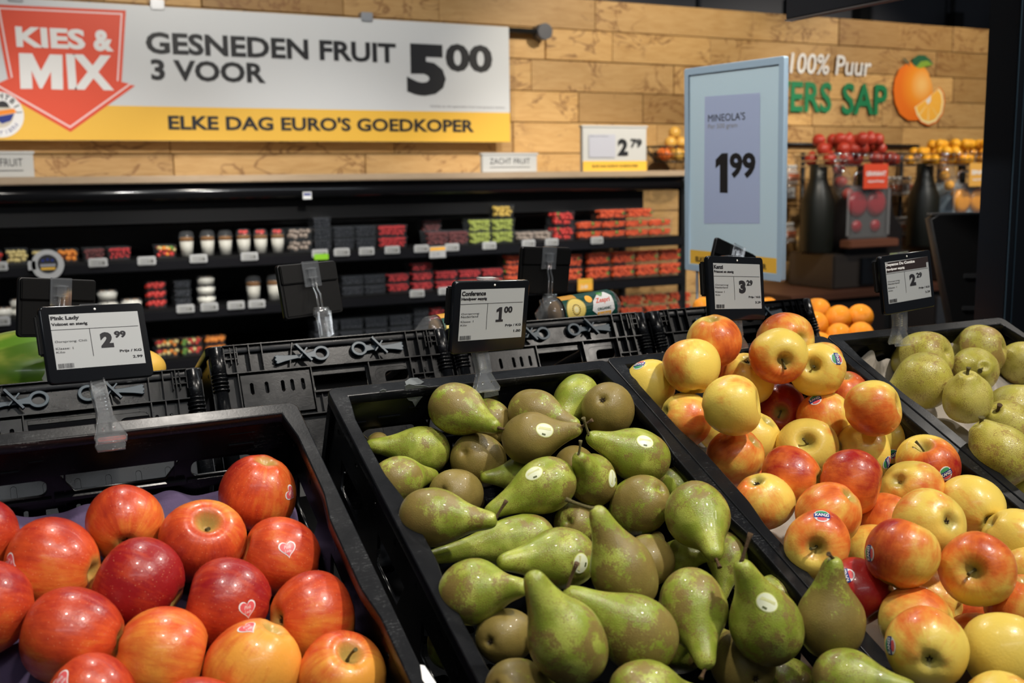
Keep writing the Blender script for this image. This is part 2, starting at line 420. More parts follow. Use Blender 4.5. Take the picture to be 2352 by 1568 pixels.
STEMG = mat('stem_olive', (.12, .10, .03), .7, bump=(30, .5, .02))
CALYX = mat('calyx_dark', (.035, .02, .01), .85)
ORM = mat('orange_peel', (.92, .31, .008), .38, coat=.15, bump=(28, .45, .02))
YOM = mat('yellow_orange_peel', (.87, .40, .012), .4, bump=(24, .3, .02))
POM = mat('pomegranate_skin', (.38, .032, .016), .42)
MANGO = mat('green_fruit_skin', (.13, .24, .022), .3, coat=.25)
_g = N(MANGO); _tc = _g.n('ShaderNodeTexCoord'); _c = _g.mix(_g.step(_g.noise(_tc.outputs['Object'], 1.5, 3), .4, .62), (.10, .22, .018), (.30, .37, .06))
_c = _g.mix(_g.step(_g.noise(_tc.outputs['Object'], 6, 3, .6), .66, .74), _c, (.16, .10, .03)); _g.l(_c, _g.b.inputs['Base Color'])

# ------------------------------------------------------------------ room
YW = 6.1
bm = bmesh.new(); box(bm, -3.5, 11, -3.5, YW+.15, -.1, 0)
FLOORM = mat('floor_tile', (.16, .155, .15), .3)
o = link('floor', bm, FLOORM, kind='structure')
bm = bmesh.new(); box(bm, -3.5, 11, -3.5, YW+1.6, 4.3, 4.4)
link('ceiling', bm, mat('ceiling_dark', (.03, .03, .033), .8), kind='structure')
bm = bmesh.new(); box(bm, -3.5, 11, YW+.02, YW+.12, 0, 2.83)
wall = link('wall_back', bm, mat('wall_backing', (.06, .035, .015), .8), kind='structure')
# upper dark wall set back behind the timber
bm = bmesh.new(); box(bm, -3.5, 11, YW+1.4, YW+1.5, 0, 4.3)
up = link('wall_upper', bm, mat('upper_wall', (.035, .036, .042), .7), kind='structure')
bm = bmesh.new()
PANB = mat('upper_panel', (.16, .165, .19), .55)
for i in range(9):
    bmx = bmesh.new(); box(bmx, -.47, .47, -.02, .02, -.75, .75, .01)
    link('panel', bmx, PANB, up, T(2.2+i*.98, YW+1.38, 3.45))
bm.free()
bm = bmesh.new()
for x in (6.6, 7.4, 8.6, 9.3, 9.7):
    tube(bm, [(x, YW+1.3, 4.25), (x+.02, YW+1.28, 3.7), (x-.03, YW+1.3, 3.3), (x, YW+1.3, 2.6)], .022, 6)
    box(bm, x-.06, x+.06, YW+1.24, YW+1.34, 3.05, 3.2)
tag(link('cable_run', bm, MATB), 'black cables and clamps hanging on the dark upper wall above the timber', 'cable')

# planks of the timber wall
plank_proto = {}
def plank_mesh(L, h):
    k = (round(L, 1), h)
    if k not in plank_proto:
        b = bmesh.new(); box(b, 0, k[0]-.004, -.012, .012, 0, h-.005)
        bmesh.ops.bevel(b, geom=b.edges[:], offset=.003, segments=1, affect='EDGES')
        me = bpy.data.meshes.new('plank'); b.to_mesh(me); b.free(); me.materials.append(PLANK); plank_proto[k] = me
    return plank_proto[k], k[0]
r2 = random.Random(3)
RH = .195
for row in range(11):
    z = 2.835-RH*(row+1)
    x = -1.8 - r2.random()*.5
    if row > 6: x = 3.2 - r2.random()*.5
    while x < 9.2:
        L = r2.choice((.5, .6, .7, .8, .9, 1.1, 1.3)); me, L = plank_mesh(L, RH)
        link('plank', me, None, wall, T(x, YW+.004+r2.random()*.012-.006, z)); x += L

# ------------------------------------------------------------------ print on the wall
YP = YW-.024
def pw(px, py, Y=YP): p = onY(px, py, Y); return (p[0], p[2])
def PT(pts, Y=YP): return [pw(x, y, Y) for x, y in pts]
MWALL = MX((0, YP, 0))
def textpx(pr, s, m, xl, xr, ytl, ybl, Y, z=0, **k):
    """text on a plane y=Y spanning pixels xl..xr with cap height ytl..ybl measured at xl"""
    x0, z1 = pw(xl, ytl, Y); _, z0 = pw(xl, ybl, Y); x1, _ = pw(xr, ytl, Y)
    pr.text(s, m, x0, z0, z, width=x1-x0, height=z1-z0, **k)
p = Print()
textpx(p, '100% Puur', WHT, 1815, 2003, 120, 168, YP, bold=.012, shear=.12)
tag(link('wall_lettering', p.mesh(), None, None, MWALL), 'white script lettering 100% Puur on the timber wall', 'lettering')
p = Print()
textpx(p, 'VERS', GRN, 1773, 1912, 184, 256, YP, bold=.024)
textpx(p, 'SAP', GRN, 1936, 2040, 190, 263, YP, bold=.024)
tag(link('wall_lettering', p.mesh(), None, None, MWALL), 'green bold lettering VERS SAP on the timber wall', 'lettering')
OD = mat('orange_sticker', (.86, .24, .012), .5); g = N(OD); tc = g.n('ShaderNodeTexCoord')
gr = g.n('ShaderNodeTexGradient', gradient_type='SPHERICAL'); mp = g.n('ShaderNodeMapping'); g.l(tc.outputs['Object'], mp.inputs[0])
_c = pw(2118, 195); mp.inputs['Location'].default_value = (-_c[0]*4.2, -_c[1]*4.2, 0); mp.inputs['Scale'].default_value = (4.2, 4.2, 4.2); g.l(mp.outputs[0], gr.inputs[0])
g.l(g.ramp(gr.outputs['Fac'], [(0, (.80, .17, .01)), (.45, (.86, .29, .02)), (.9, (.90, .52, .16))]), g.b.inputs['Base Color'])
p = Print()
p.poly(PT([(2084, 145), (2100, 143), (2120, 150), (2133, 168), (2141, 195), (2143, 225), (2138, 250), (2125, 270), (2105, 277), (2085, 276), (2067, 262), (2056, 238), (2052, 208), (2055, 182), (2066, 158)]), OD)
p.poly(PT([(2090, 153), (2085, 148), (2076, 138), (2074, 132), (2079, 135), (2088, 146)]), DGN, .0006)
p.poly(PT([(2094, 145), (2098, 133), (2110, 126), (2124, 127), (2136, 136), (2144, 148), (2128, 153), (2112, 156), (2102, 153)]), mat('leaf_dark', (.02, .11, .05), .5), .0006)
p.poly(PT([(2103, 154), (2115, 141), (2130, 139), (2142, 148), (2127, 153), (2112, 157)]), mat('leaf_light', (.22, .36, .04), .5), .0010)
sl = [(2098, 247), (2130, 225), (2158, 200), (2167, 212), (2170, 235), (2165, 262), (2150, 282), (2132, 289), (2115, 282), (2104, 266)]
p.poly(PT(sl), OD, .0012)
def shrink(q, c, k): return [(c[0]+(x-c[0])*k, c[1]+(y-c[1])*k) for x, y in q]
p.poly(PT(shrink(sl, (2133, 238), .93)), CRM, .0016); p.poly(PT(shrink(sl, (2133, 236), .82)), ORL, .0020)
p.poly(PT([(2126, 232), (2138, 218), (2137, 232), (2131, 240)]), WHT, .0024)
for a, b in (((2132, 236), (2112, 262)), ((2133, 236), (2131, 277)), ((2134, 235), (2152, 265)), ((2135, 232), (2162, 240))):
    p.poly(PT([a, (b[0]-1, b[1]), (b[0]+1, b[1]+1)]), CRM, .0024)
tag(link('orange_sticker', p.mesh(), None, None, MWALL), 'flat orange fruit picture with leaf and cut wedge on the timber wall', 'sticker')

# ------------------------------------------------------------------ big banner
YB = 5.985
bz0, bz1 = wz(700, 325, YB), wz(1171, 62, YB)
xr_ = wx(1171, 200, YB)
ban = thing('promotion_banner', 'long white and yellow promotion banner hanging before the timber wall', 'banner', MX((0, YB, 0)))
bm = bmesh.new(); box(bm, -.75, xr_, bz0, bz1, -.02, 0, .003)
link('board', bm, mat('banner_white', (.62, .64, .66), .35), ban)
def BP(pts): return PT(pts, YB)
zy = wz(1171, 259, YB)
p = Print(); p.poly(rect(-.748, xr_-.002, bz0+.002, zy), YEL, .001)
link('yellow_band', p.mesh(), None, ban)
ar = [(-14, 10), (289, 24), (279, 190), (310, 197), (162, 303), (-22, 198), (18, 181), (6, 120)]
p = Print(); p.poly(BP(ar), RED, .002)
p.poly(BP(shrink(ar, (150, 140), .945)), PNK, .0028); p.poly(BP(shrink(ar, (150, 140), .915)), RED, .0034)
link('red_arrow', p.mesh(), None, ban)
p = Print()
textpx(p, 'KIES', WHT, 34, 193, 60, 108, YB, .0045, bold=.04); textpx(p, '&', WHT, 212, 258, 68, 117, YB, .0045, bold=.05)
p.poly(BP([(47, 204), (43, 122), (74, 123), (94, 163), (114, 125), (143, 126), (145, 206), (118, 205), (117, 165), (97, 203), (91, 203), (72, 162), (75, 204)]), WHT, .0045)
textpx(p, 'IX', WHT, 151, 256, 124, 205, YB, .0045, bold=.045)
link('white_lettering', p.mesh(), None, ban)
p = Print()
textpx(p, 'GESNEDEN FRUIT', BLK, 333, 908, 72, 123, YB, .002, bold=.034)
textpx(p, '3 VOOR', BLK, 345, 608, 135, 184, YB, .002, bold=.034)
link('heading_lettering', p.mesh(), None, ban); p = Print()
textpx(p, '5', BLK, 932, 1022, 99, 219, YB, .002, bold=.055)
textpx(p, '00', BLK, 1022, 1130, 99, 164, YB, .002, bold=.04)
link('price_lettering', p.mesh(), None, ban); p = Print()
textpx(p, "ELKE DAG EURO'S GOEDKOPER", BLK, 385, 1088, 264, 298, YB, .003, bold=.034)
textpx(p, 'Geldig op alle gesneden fruit met groene sticker', GRY, 988, 1160, 241, 247, YB, .002)
link('slogan_lettering', p.mesh(), None, ban)
p = Print(); cx, cz = pw(-2, 263, YB); R_ = cx+.0-pw(-60, 263, YB)[0]
p.poly(ell(cx, cz, R_, R_, 32), WHT, .003); p.poly(ell(cx, cz, R_*.58, R_*.58, 28), mat('badge_inner', (.60, .55, .45), .5), .0036)
for i, ch in enumerate('DICHTBIJ'):
    a = math.radians(138-i*18.5); v, f = textmesh(ch, bold=.03, height=R_*.24); rr_ = R_*.7
    p.add((v-V(v[:, 0].max()/2, 0, 0), f), DKB, cx+rr_*math.cos(a), cz+rr_*math.sin(a), .004, a-math.pi/2)
for i, ch in enumerate('Nederland'):
    a = math.radians(222+i*13); v, f = textmesh(ch, height=R_*.16); rr_ = R_*.86
    p.add((v-V(v[:, 0].max()/2, 0, 0), f), NAV, cx+rr_*math.cos(a), cz+rr_*math.sin(a), .004, a+math.pi/2)
p.poly(ell(cx+.02, cz+.035, R_*.25, R_*.28, 20, 0, 180), DKB, .0042); p.poly([(cx-.05, cz+.01), (cx+.07, cz+.03), (cx+.08, cz+.01), (cx-.04, cz-.012)], ORG, .0044)
p.poly([(cx-.03, cz-.014), (cx+.07, cz+.006), (cx+.05, cz-.03), (cx+.01, cz-.045)], NAV, .0044)
link('round_badge', p.mesh(), None, ban)
for px in (363, 843, 38):
    bm = bmesh.new(); x, z = pw(px, 36, YB); box(bm, x-.035, x+.035, bz1-.02, bz1+.035, -.05, .004, .004)
    link('hanger_clip', bm, mat('zinc', (.35, .35, .36), .4, .8), ban)
rail = thing('banner_rail', 'dark rail with round end cap on the timber wall right of the banner', 'rail')
z = wz(1200, 71, 6.04)
bm = bmesh.new(); cyl(bm, (-1, 6.04, z), (wx(1245, 75, 6.04), 6.04, z), .018, seg=12); link('rod', bm, MATB, rail)
xx = wx(1246, 75, 6.04)
bm = bmesh.new(); cyl(bm, (xx, 6.00, z), (xx, 6.09, z), .050, seg=20); link('end_cap', bm, mat('end_cap_grey', (.10, .10, .11), .3), rail)

# ------------------------------------------------------------------ refrigerated wall cabinet
coolr = thing('refrigerated_cabinet', 'long black open cooler with shelves of cut fruit and berries along the timber wall', 'cabinet')
XR = 3.93; YF = 5.30; SH = [1.345, 1.105, .862, .62]
bm = bmesh.new(); box(bm, -1.6, XR, YF-.02, 6.07, 1.700, 1.735, .004); link('ledge', bm, LEDGE, coolr)
bm = bmesh.new(); box(bm, -1.6, XR-.25, 5.98, 6.04, .1, 1.69); link('back_panel', bm, FRIDGE, coolr)
bm = bmesh.new(); cyl(bm, (-1.6, YF+.035, 1.650), (XR-.03, YF+.035, 1.650), .034, seg=20); box(bm, -1.6, XR-.03, YF+.03, 5.98, 1.66, 1.699)
link('canopy_edge', bm, mat('canopy_gloss', (.006, .006, .007), .16), coolr, smooth=False)
bm = bmesh.new(); box(bm, -1.6, XR-.25, YF+.09, YF+.12, 1.51, 1.659); box(bm, -1.6, XR-.25, YF+.2, YF+.6, 1.48, 1.50); link('canopy_inner', bm, FRIDGE, coolr)
for i, z in enumerate(SH):
    bm = bmesh.new(); box(bm, -1.6, XR-.02, YF, 5.98, z-.018, z, .002); link('shelf', bm, FRIDGE, coolr)
    bm = bmesh.new(); box(bm, -1.6, XR-.02, YF-.022, YF-.004, z-.055, z-.012, .003); link('shelf_edge', bm, mat('shelf_edge', (.010, .010, .012), .25), coolr)
bm = bmesh.new(); box(bm, -1.6, XR, YF+.02, 6.0, .02, .55, .01); link('base', bm, FRIDGE, coolr)
for y in (YF+.05, 6.02):
    bm = bmesh.new(); box(bm, XR-.01, XR+.03, y-.02, y+.02, .02, 1.70, .004); link('end_post', bm, MATB, coolr)
bm = bmesh.new(); box(bm, XR, XR+.008, YF+.07, 6.0, .3, 1.66); link('end_glass', bm, FILM, coolr)
bm = bmesh.new(); tube(bm, [(XR-.03, YF, 1.68), (XR+.10, YF-.02, 1.60), (XR+.13, YF-.02, 1.2), (XR+.13, YF-.02, .3)], .012); link('end_frame', bm, MATB, coolr)
p = Print(); x, z = pw(706, 449, YF-.005); p.poly(rect(x-.022, x+.022, z-.018, z+.018), WHT); p.poly(rect(x-.018, x+.018, z, z+.012), NAV, .0005)
link('energy_sticker', p.mesh(), None, coolr, MX((0, YF-.003, 0)))

# signs on the ledge
def ledge_sign(name, label, x0, x1, yt, ybm, lines):
    a, z1 = pw(x0, yt, YF+.06); b, _ = pw(x1, yt, YF+.06); z0 = 1.7355
    t = thing(name, label, 'sign', MX((a, YF+.06, z0))); w = b-a; h = z1-z0
    bmm = bmesh.new(); box(bmm, 0, w, 0, h, -.03, 0, .002); box(bmm, -.006, w+.006, h-.012, h, -.032, .004, .001)
    link('board', bmm, mat('sign_card', (.52, .51, .48), .5), t); pp = Print(); lines(pp, w, h); link('lettering', pp.mesh(), None, t)
ledge_sign('shelf_sign', 'small white sign reading ZACHT FRUIT on the cooler ledge', 1108, 1233, 351, 399,
    lambda p, w, h: (p.text('ZACHT FRUIT', DKB, w*.13, h*.42, .001, width=w*.74, height=h*.30), p.poly(rect(w*.13, w*.87, h*.24, h*.27), DKB, .001)))
ledge_sign('shelf_sign', 'small white sign ending in FRUIT at the left end of the ledge', -75, 75, 347, 408,
    lambda p, w, h: (p.text('VERS FRUIT', DKB, w*.13, h*.42, .001, width=w*.70, height=h*.30), p.poly(rect(w*.13, w*.83, h*.24, h*.27), DKB, .001)))
def card(p, w, h):
    p.poly(rect(0, w, 0, h*.22), YEL, .0045); p.poly(rect(w*.09, w*.50, h*.30, h*.80), mat('card_grey', (.45, .45, .5), .5), .0045)
    p.text('2', BLK, w*.54, h*.34, .0045, width=w*.16, height=h*.37, bold=.05); p.text('79', BLK, w*.74, h*.52, .0045, width=w*.18, height=h*.19, bold=.04)
    p.text("ELKE DAG EURO'S GOEDKOPER", BLK, w*.14, h*.08, .005, width=w*.72, height=h*.06, bold=.03)
    p.text('Zacht fruit 250 gram', BLK, w*.11, h*.745, .005, width=w*.28, height=h*.03)
ledge_sign('price_card', 'white and yellow price card reading 2 79 on the cooler ledge', 1338, 1485, 287, 398, card)

# price labels on the shelf edges
LABM = mat('label_white', (.46, .46, .46), .4)
lab = thing('price_label', '', 'price label'); bm = bmesh.new(); box(bm, -.042, .042, -.021, .021, -.004, .004, .004); link('case', bm, LABM, lab)
p = Print(); p.poly(rect(-.031, .031, -.013, .013), mat('label_screen', (.36, .36, .34), .5), .0046)
for k in range(3): p.poly(rect(-.022, .006, .006-k*.008, .009-k*.008), GRY, .005)
p.text('1 99', DKB, .006, -.009, .005, height=.012, bold=.03); link('display', p.mesh(), None, lab)
used = False
def labels(xs, z, shelfname, grp):
    global used
    for i, (px, py) in enumerate(xs):
        o = lab if not used else copy_tree(lab); used = True
        X = wx(px, py, YF-.03); o.matrix_world = MX((X, YF-.03, wz(px, py, YF-.03)), (1, 0, .0))
        o['label'] = f'white electronic price label on the {shelfname} edge, {ordn(i)} from the left'; o['group'] = grp
ORD = ['first', 'second', 'third', 'fourth', 'fifth', 'sixth', 'seventh', 'eighth', 'ninth', 'tenth', 'eleventh', 'twelfth', 'thirteenth', 'fourteenth', 'fifteenth', 'sixteenth', 'seventeenth', 'eighteenth', 'nineteenth', 'twentieth']
def ordn(i):
    if i < 20: return ORD[i]
    return 'twenty-'+ORD[i-20] if i < 29 else ('thirtieth' if i == 29 else 'thirty-'+ORD[i-30])
labels([(-6, 612), (225, 603), (337, 599), (456, 594), (573, 589), (735, 582), (785, 579), (842, 577), (901, 574), (968, 571), (1038, 568), (1124, 564), (1214, 559), (1267, 556), (1371, 552)], SH[0], 'top cooler shelf', 'price labels on the top cooler shelf')
labels([(0, 738), (426, 709), (481, 705), (542, 701), (590, 698), (958, 674), (1023, 668)], SH[1], 'second cooler shelf', 'price labels on the second cooler shelf')
def promo(label, px, py, w, h, cols):
    t = thing('promotion_tag', label, 'price tag', MX((wx(px, py, YF-.045), YF-.045, wz(px, py, YF-.045))))
    b = bmesh.new(); box(b, -w/2, w/2, -h/2, h/2, -.003, .003, .002); link('card', b, cols[0], t)
    pp = Print(); pp.poly(rect(-w/2+.004, w/2-.004, h*.15, h/2-.004), cols[1], .0034); pp.text('2 49', cols[2], -w*.3, -h*.3, .0036, height=h*.28, bold=.03); link('lettering', pp.mesh(), None, t)
promo('white and orange promotion tag on the top cooler shelf edge', 1005, 579, .095, .062, (LABM, ORL, GRY))
promo('orange promotion tag on the second cooler shelf edge under tomatoes', 1344, 654, .10, .07, (ORL, YEL, WHT))
promo('bright green promotion tag behind a price label on the top shelf', 738, 590, .075, .03, (mat('lime_card', (.28, .62, .03), .5), mat('lime_card', (0, 0, 0)), mat('lime_card', (0, 0, 0))))
t = thing('round_shelf_sign', 'round white sign with dark centre on the top cooler shelf edge', 'sign', MX((wx(110, 608, YF-.05), YF-.05, wz(110, 608, YF-.05))))
bm = bmesh.new(); cyl(bm, (0, 0, -.004), (0, 0, 0), .068, seg=32); box(bm, -.082, -.05, -.02, .02, -.004, 0); link('disc', bm, LABM, t)
p = Print(); p.poly(ell(0, .004, .043, .043), DKB, .001); p.poly(rect(-.03, .03, -.022, -.012), YEL, .0016); p.poly(rect(-.032, .032, -.008, .004), GRY, .0016)
for k in (-1, 0, 1): p.poly(ell(k*.02, .02+.004*(k == 0), .006, .006, 10), NAV, .0016)
link('emblem', p.mesh(), None, t)

# ------------------------------------------------------------------ products in the cooler
def ball(bm, x, y, z, r, sub=1):
    bmesh.ops.create_icosphere(bm, subdivisions=sub, radius=r, matrix=Matrix.Translation((x, y, z)))
PROTO = {}
BERRY = {'tomato': mat('tomato', (.74, .095, .016), .3), 'red': mat('raspberry', (.50, .018, .02), .45), 'strawberry': mat('strawberry', (.62, .03, .02), .4),
         'dark': mat('blueberry', (.018, .02, .028), .4), 'green': mat('green_grape', (.36, .42, .07), .35), 'yellow': mat('yellow_fruit', (.62, .42, .07), .4),
         'grape': mat('red_grape', (.16, .03, .028), .4), 'mush': mat('pale_mushroom', (.34, .27, .22), .6), 'orange': mat('cut_orange', (.84, .27, .02), .4),
         'melon': mat('cut_melon', (.68, .55, .22), .5), 'white': mat('yogurt_white', (.78, .76, .68), .5), 'granola': mat('granola', (.22, .10, .03), .8), 'leaf': mat('green_leaf', (.12, .28, .03), .5)}
def punnet_meshes(kind, w, h, d):
    key = (kind, round(w, 2), round(h, 2))
    if key in PROTO: return PROTO[key]
    w, h = key[1], key[2]; r_ = random.Random(hash(kind) % 1000 + int(w*100)); r_ = random.Random(sum(map(ord, kind))+int(w*100))
    b = bmesh.new(); hb = h*.92
    vs = [b.verts.new((sx*w/2*k, sy*d/2*k, zz)) for zz, k in ((0, .9), (hb, 1)) for sx, sy in ((-1, -1), (1, -1), (1, 1), (-1, 1))]
    b.faces.new(vs[3::-1])
    for i in range(4): b.faces.new((vs[i], vs[(i+1) % 4], vs[4+(i+1) % 4], vs[4+i]))
    box(b, -w/2-.002, w/2+.002, -d/2-.002, d/2+.002, hb, h, .002)
    tub = bpy.data.meshes.new('tub'); b.to_mesh(tub); b.free(); tub.materials.append(TUB)
    R = {'tomato': .0115, 'red': .009, 'strawberry': .014, 'dark': .007, 'green': .010, 'yellow': .012, 'grape': .009, 'mush': .014, 'orange': .013, 'melon': .012, 'fruitmix': .012}[kind]
    b = bmesh.new(); nx = max(2, int(w*.94/(1.75*R))); ny = 3; nz = max(1, round(h*.88/(1.6*R)))
    mats = [BERRY[kind]] if kind != 'fruitmix' else [BERRY['orange'], BERRY['melon'], BERRY['strawberry'], BERRY['leaf']]
    if kind in ('tomato', 'strawberry'): mats.append(BERRY['leaf'])
    for k in range(nz):
        for i in range(nx):
            for j in range(ny):
                if j == 2 and k < nz-1: continue
                n0 = len(b.faces)
                x = -w*.45+R+(w*.9-2*R)*(i/(nx-1))+r_.uniform(-1, 1)*R*.45+(R*.5 if k % 2 else -R*.2); y = -d*.43+R+j*R*2
                ball(b, x, y, min(.004+R+k*R*1.55+r_.uniform(-.35, .35)*R, h*.9-R*.8), R*r_.uniform(.8, 1.15), 2 if kind in ('tomato',) and False else 1)
                mi = 0
                if kind == 'fruitmix': mi = r_.randrange(4)
                elif kind in ('tomato', 'strawberry') and r_.random() < .07: mi = 1
                b.faces.ensure_lookup_table()
                for f in b.faces[n0:]: f.material_index = mi; f.smooth = True
    con = bpy.data.meshes.new('contents'); b.to_mesh(con); b.free()
    for m in mats: con.materials.append(m)
    PROTO[key] = (tub, con); return PROTO[key]
CONT = {'tomato': 'cherry_tomatoes', 'red': 'raspberries', 'strawberry': 'strawberries', 'dark': 'blueberries', 'green': 'green_grapes', 'yellow': 'yellow_fruit', 'grape': 'red_grapes', 'mush': 'mushrooms', 'orange': 'orange_pieces', 'melon': 'melon_pieces', 'fruitmix': 'mixed_fruit'}
WORD = {'tomato': 'cherry tomatoes', 'red': 'raspberries', 'strawberry': 'strawberries', 'dark': 'blueberries', 'green': 'green grapes', 'yellow': 'yellow fruit', 'grape': 'red grapes', 'mush': 'pale mushrooms', 'orange': 'orange pieces', 'melon': 'melon pieces', 'fruitmix': 'mixed cut fruit'}
def punnet(kind, X, Y, Z, w, h, label, grp, d=.12):
    tub, con = punnet_meshes(kind, w, h, d)
    t = thing('punnet', label, 'punnet', T(X, Y, Z), grp)
    link('tub', tub, None, t); link(CONT[kind], con, None, t, kind='stuff')
def stack(kind, x0, x1, ytop, shelf, n, cols, where, level0=0, Y=YF+.09):
    """cols punnets side by side, n high between pixels x0..x1, top at ytop, on shelf"""
    X0, X1 = wx(x0, 600, Y-.06), wx(x1, 600, Y-.06); Zt = wz((x0+x1)/2, ytop, Y-.06); Zs = SH[shelf]+.0005
    h = (Zt-Zs)/(n+level0); w = (X1-X0)/cols
    lev = ['bottom', 'second', 'third', 'fourth']
    for c in range(cols):
        for k in range(level0, level0+n):
            pos = '' if cols == 1 else f', {ORD[c]} from left'
            lv = '' if (n+level0) == 1 else (', top' if k == level0+n-1 else (', bottom' if k == 0 else ', middle'))
            punnet(kind, X0+w*(c+.5), Y, Zs+k*h+.0002*k, w*.95, h*.985, f'{WORD[kind]} punnet {where}{pos}{lv}', f'punnets of {WORD[kind]} in the cooler')
# top shelf
stack('strawberry', -45, 8, 578, 0, 1, 1, 'at the far left of the top shelf')
stack('melon', 13, 68, 573, 0, 1, 1, 'on the top shelf left of the round sign')
stack('melon', 76, 126, 573, 0, 1, 1, 'on the top shelf behind the round sign')
stack('orange', 132, 184, 572, 0, 1, 1, 'on the top shelf right of the round sign')
stack('grape', 193, 244, 570, 0, 1, 1, 'on the top shelf above the second price label')
stack('red', 250, 303, 567, 0, 1, 1, 'on the top shelf, low tub, left of the gap')
stack('fruitmix', 360, 409, 563, 0, 1, 1, 'just left of the yogurt cups')
stack('mush', 664, 722, 524, 0, 2, 1, 'just right of the yogurt cups')
stack('dark', 724, 765, 500, 0, 3, 1, 'in a tall stack on the top shelf')
stack('dark', 768, 868, 518, 0, 2, 2, 'beside the raspberries on the top shelf')
stack('red', 870, 940, 516, 0, 2, 1, 'on the top shelf right of the blueberries')
stack('grape', 974, 1018, 503, 0, 1, 1, 'on the top of the red grape pile', 1, Y=YF+.22)
stack('grape', 984, 1080, 530, 0, 1, 2, 'on the top shelf left of the green grapes')
stack('green', 1082, 1186, 503, 0, 2, 2, 'on the top shelf')
stack('yellow', 1137, 1184, 471, 0, 1, 1, 'stacked on the green grapes', 2)
stack('mush', 1192, 1272, 528, 0, 1, 2, 'between green grapes and strawberries')
stack('strawberry', 1275, 1321, 483, 0, 2, 1, 'in the tall tub on the top shelf')
stack('tomato', 1330, 1545, 503, 0, 2, 4, 'on the top shelf right end')
stack('tomato', 1376, 1505, 480, 0, 1, 2, 'on the top of the tomato pile', 2)
# second shelf
stack('strawberry', 333, 379, 646, 1, 3, 1, 'on the second shelf left of dark tubs')
stack('dark', 396, 437, 643, 1, 3, 1, 'on the second shelf between red and white tubs')
stack('dark', 784, 886, 630, 1, 2, 2, 'on the second shelf beside the raspberries')
stack('red', 890, 941, 627, 1, 2, 1, 'on the second shelf right of the blueberries')
stack('red', 947, 995, 602, 1, 3, 1, 'in the three high stack on the second shelf')
stack('red', 999, 1160, 618, 1, 2, 3, 'on the second shelf left of the tomatoes')
stack('tomato', 1163, 1200, 585, 1, 3, 1, 'beside the raspberries on the second shelf')
stack('tomato', 1300, 1340, 582, 1, 2, 1, 'on the second shelf left of the black gap')
stack('tomato', 1350, 1570, 572, 1, 2, 4, 'on the second shelf right end')
# third shelf
stack('fruitmix', 345, 400, 780, 2, 2, 1, 'on the third shelf, leftmost stack')
stack('fruitmix', 404, 456, 776, 2, 2, 1, 'on the third shelf, centre stack')
stack('orange', 460, 510, 771, 2, 2, 1, 'on the third shelf, rightmost stack')
stack('dark', 715, 945, 728, 2, 2, 4, 'on the third shelf')
stack('dark', 947, 985, 706, 2, 3, 1, 'in the tall stack on the third shelf')
stack('red', 987, 1020, 706, 2, 3, 1, 'on the third shelf beside the blueberries')
stack('tomato', 1425, 1595, 672, 2, 2, 3, 'on the third shelf right end')

# yogurt cups
CUPM = clear_film('cup_plastic', (.8, .85, .9), .04, .08)
def cup_meshes(kind):
    if kind in PROTO: return PROTO[kind]
    b = bmesh.new(); lathe(b, [(0, 0), (.030, 0), (.038, .095), (.0405, .096), (.0405, .101), (.037, .104), (.034, .123), (.022, .130), (0, .131)], 20)
    shell = bpy.data.meshes.new('cup'); b.to_mesh(shell); b.free(); shell.materials.append(CUPM)
    b = bmesh.new(); lathe(b, [(0, .002), (.0283, .002), (.0345, .078), (0, .079)], 18); yo = bpy.data.meshes.new('yogurt'); b.to_mesh(yo); b.free(); yo.materials.append(BERRY['white'])
    b = bmesh.new(); r_ = random.Random(5)
    lathe(b, [(.0345, .079), (.036, .088), (.028, .098), (0, .100)], 18)
    if kind == 'cup_red':
        for k in range(9): ball(b, r_.uniform(-.018, .018), r_.uniform(-.018, .018), .107+r_.uniform(0, .008), .011)
    top = bpy.data.meshes.new('topping'); b.to_mesh(top); b.free(); top.materials.append(BERRY['granola']); top.materials.append(BERRY['strawberry'])
    for p_ in top.polygons:
        if p_.center.z > .1005: p_.material_index = 1
    PROTO[kind] = (shell, yo, top); return PROTO[kind]
def cup(kind, px, ytop, shelf, label, grp, k=1.0):
    Y = YF+.07; Z = SH[shelf]+.001; h = wz(px, ytop, Y)-Z; s = h/.131*k
    t = thing('yogurt_cup', label, 'cup', T(wx(px, 600, Y), Y, Z) @ Matrix.Diagonal((s, s, h/.131, 1)), grp)
    a, b_, c = cup_meshes(kind); link('cup', a, None, t); link('yogurt', b_, None, t); link('topping', c, None, t)
for i, (px, yt, kd) in enumerate([(431, 530, 'cup_gran'), (479, 528, 'cup_gran'), (520, 528, 'cup_gran'), (562, 525, 'cup_red'), (601, 525, 'cup_red'), (640, 524, 'cup_red')]):
    cup(kd, px, yt, 0, f"yogurt cup topped with {'granola' if i < 3 else 'red fruit'} on the top shelf, {ORD[i % 3]} of three from the left", 'yogurt cups on the top shelf')
for i, (px, yt) in enumerate([(579, 632), (627, 630)]):
    cup('cup_gran', px, yt, 1, f"yogurt cup topped with granola on the second shelf, {('left', 'right')[i]} of the pair", 'yogurt cups on the second shelf')
b = bmesh.new(); lathe(b, [(0, 0), (.040, 0), (.046, .03), (.046, .035), (.040, .045), (0, .047)], 20); MPT = bpy.data.meshes.new('tub'); b.to_mesh(MPT); b.free(); MPT.materials.append(CUPM)
b = bmesh.new(); lathe(b, [(0, .002), (.038, .002), (.044, .03), (.02, .038), (0, .038)], 18)
for k in range(8): ball(b, .025*math.cos(k), .025*math.sin(k), .036, .008)
MPC = bpy.data.meshes.new('dessert'); b.to_mesh(MPC); b.free(); MPC.materials.append(BERRY['white']); MPC.materials.append(BERRY['granola'])
for p_ in MPC.polygons:
    if p_.center.z > .0385: p_.material_index = 1
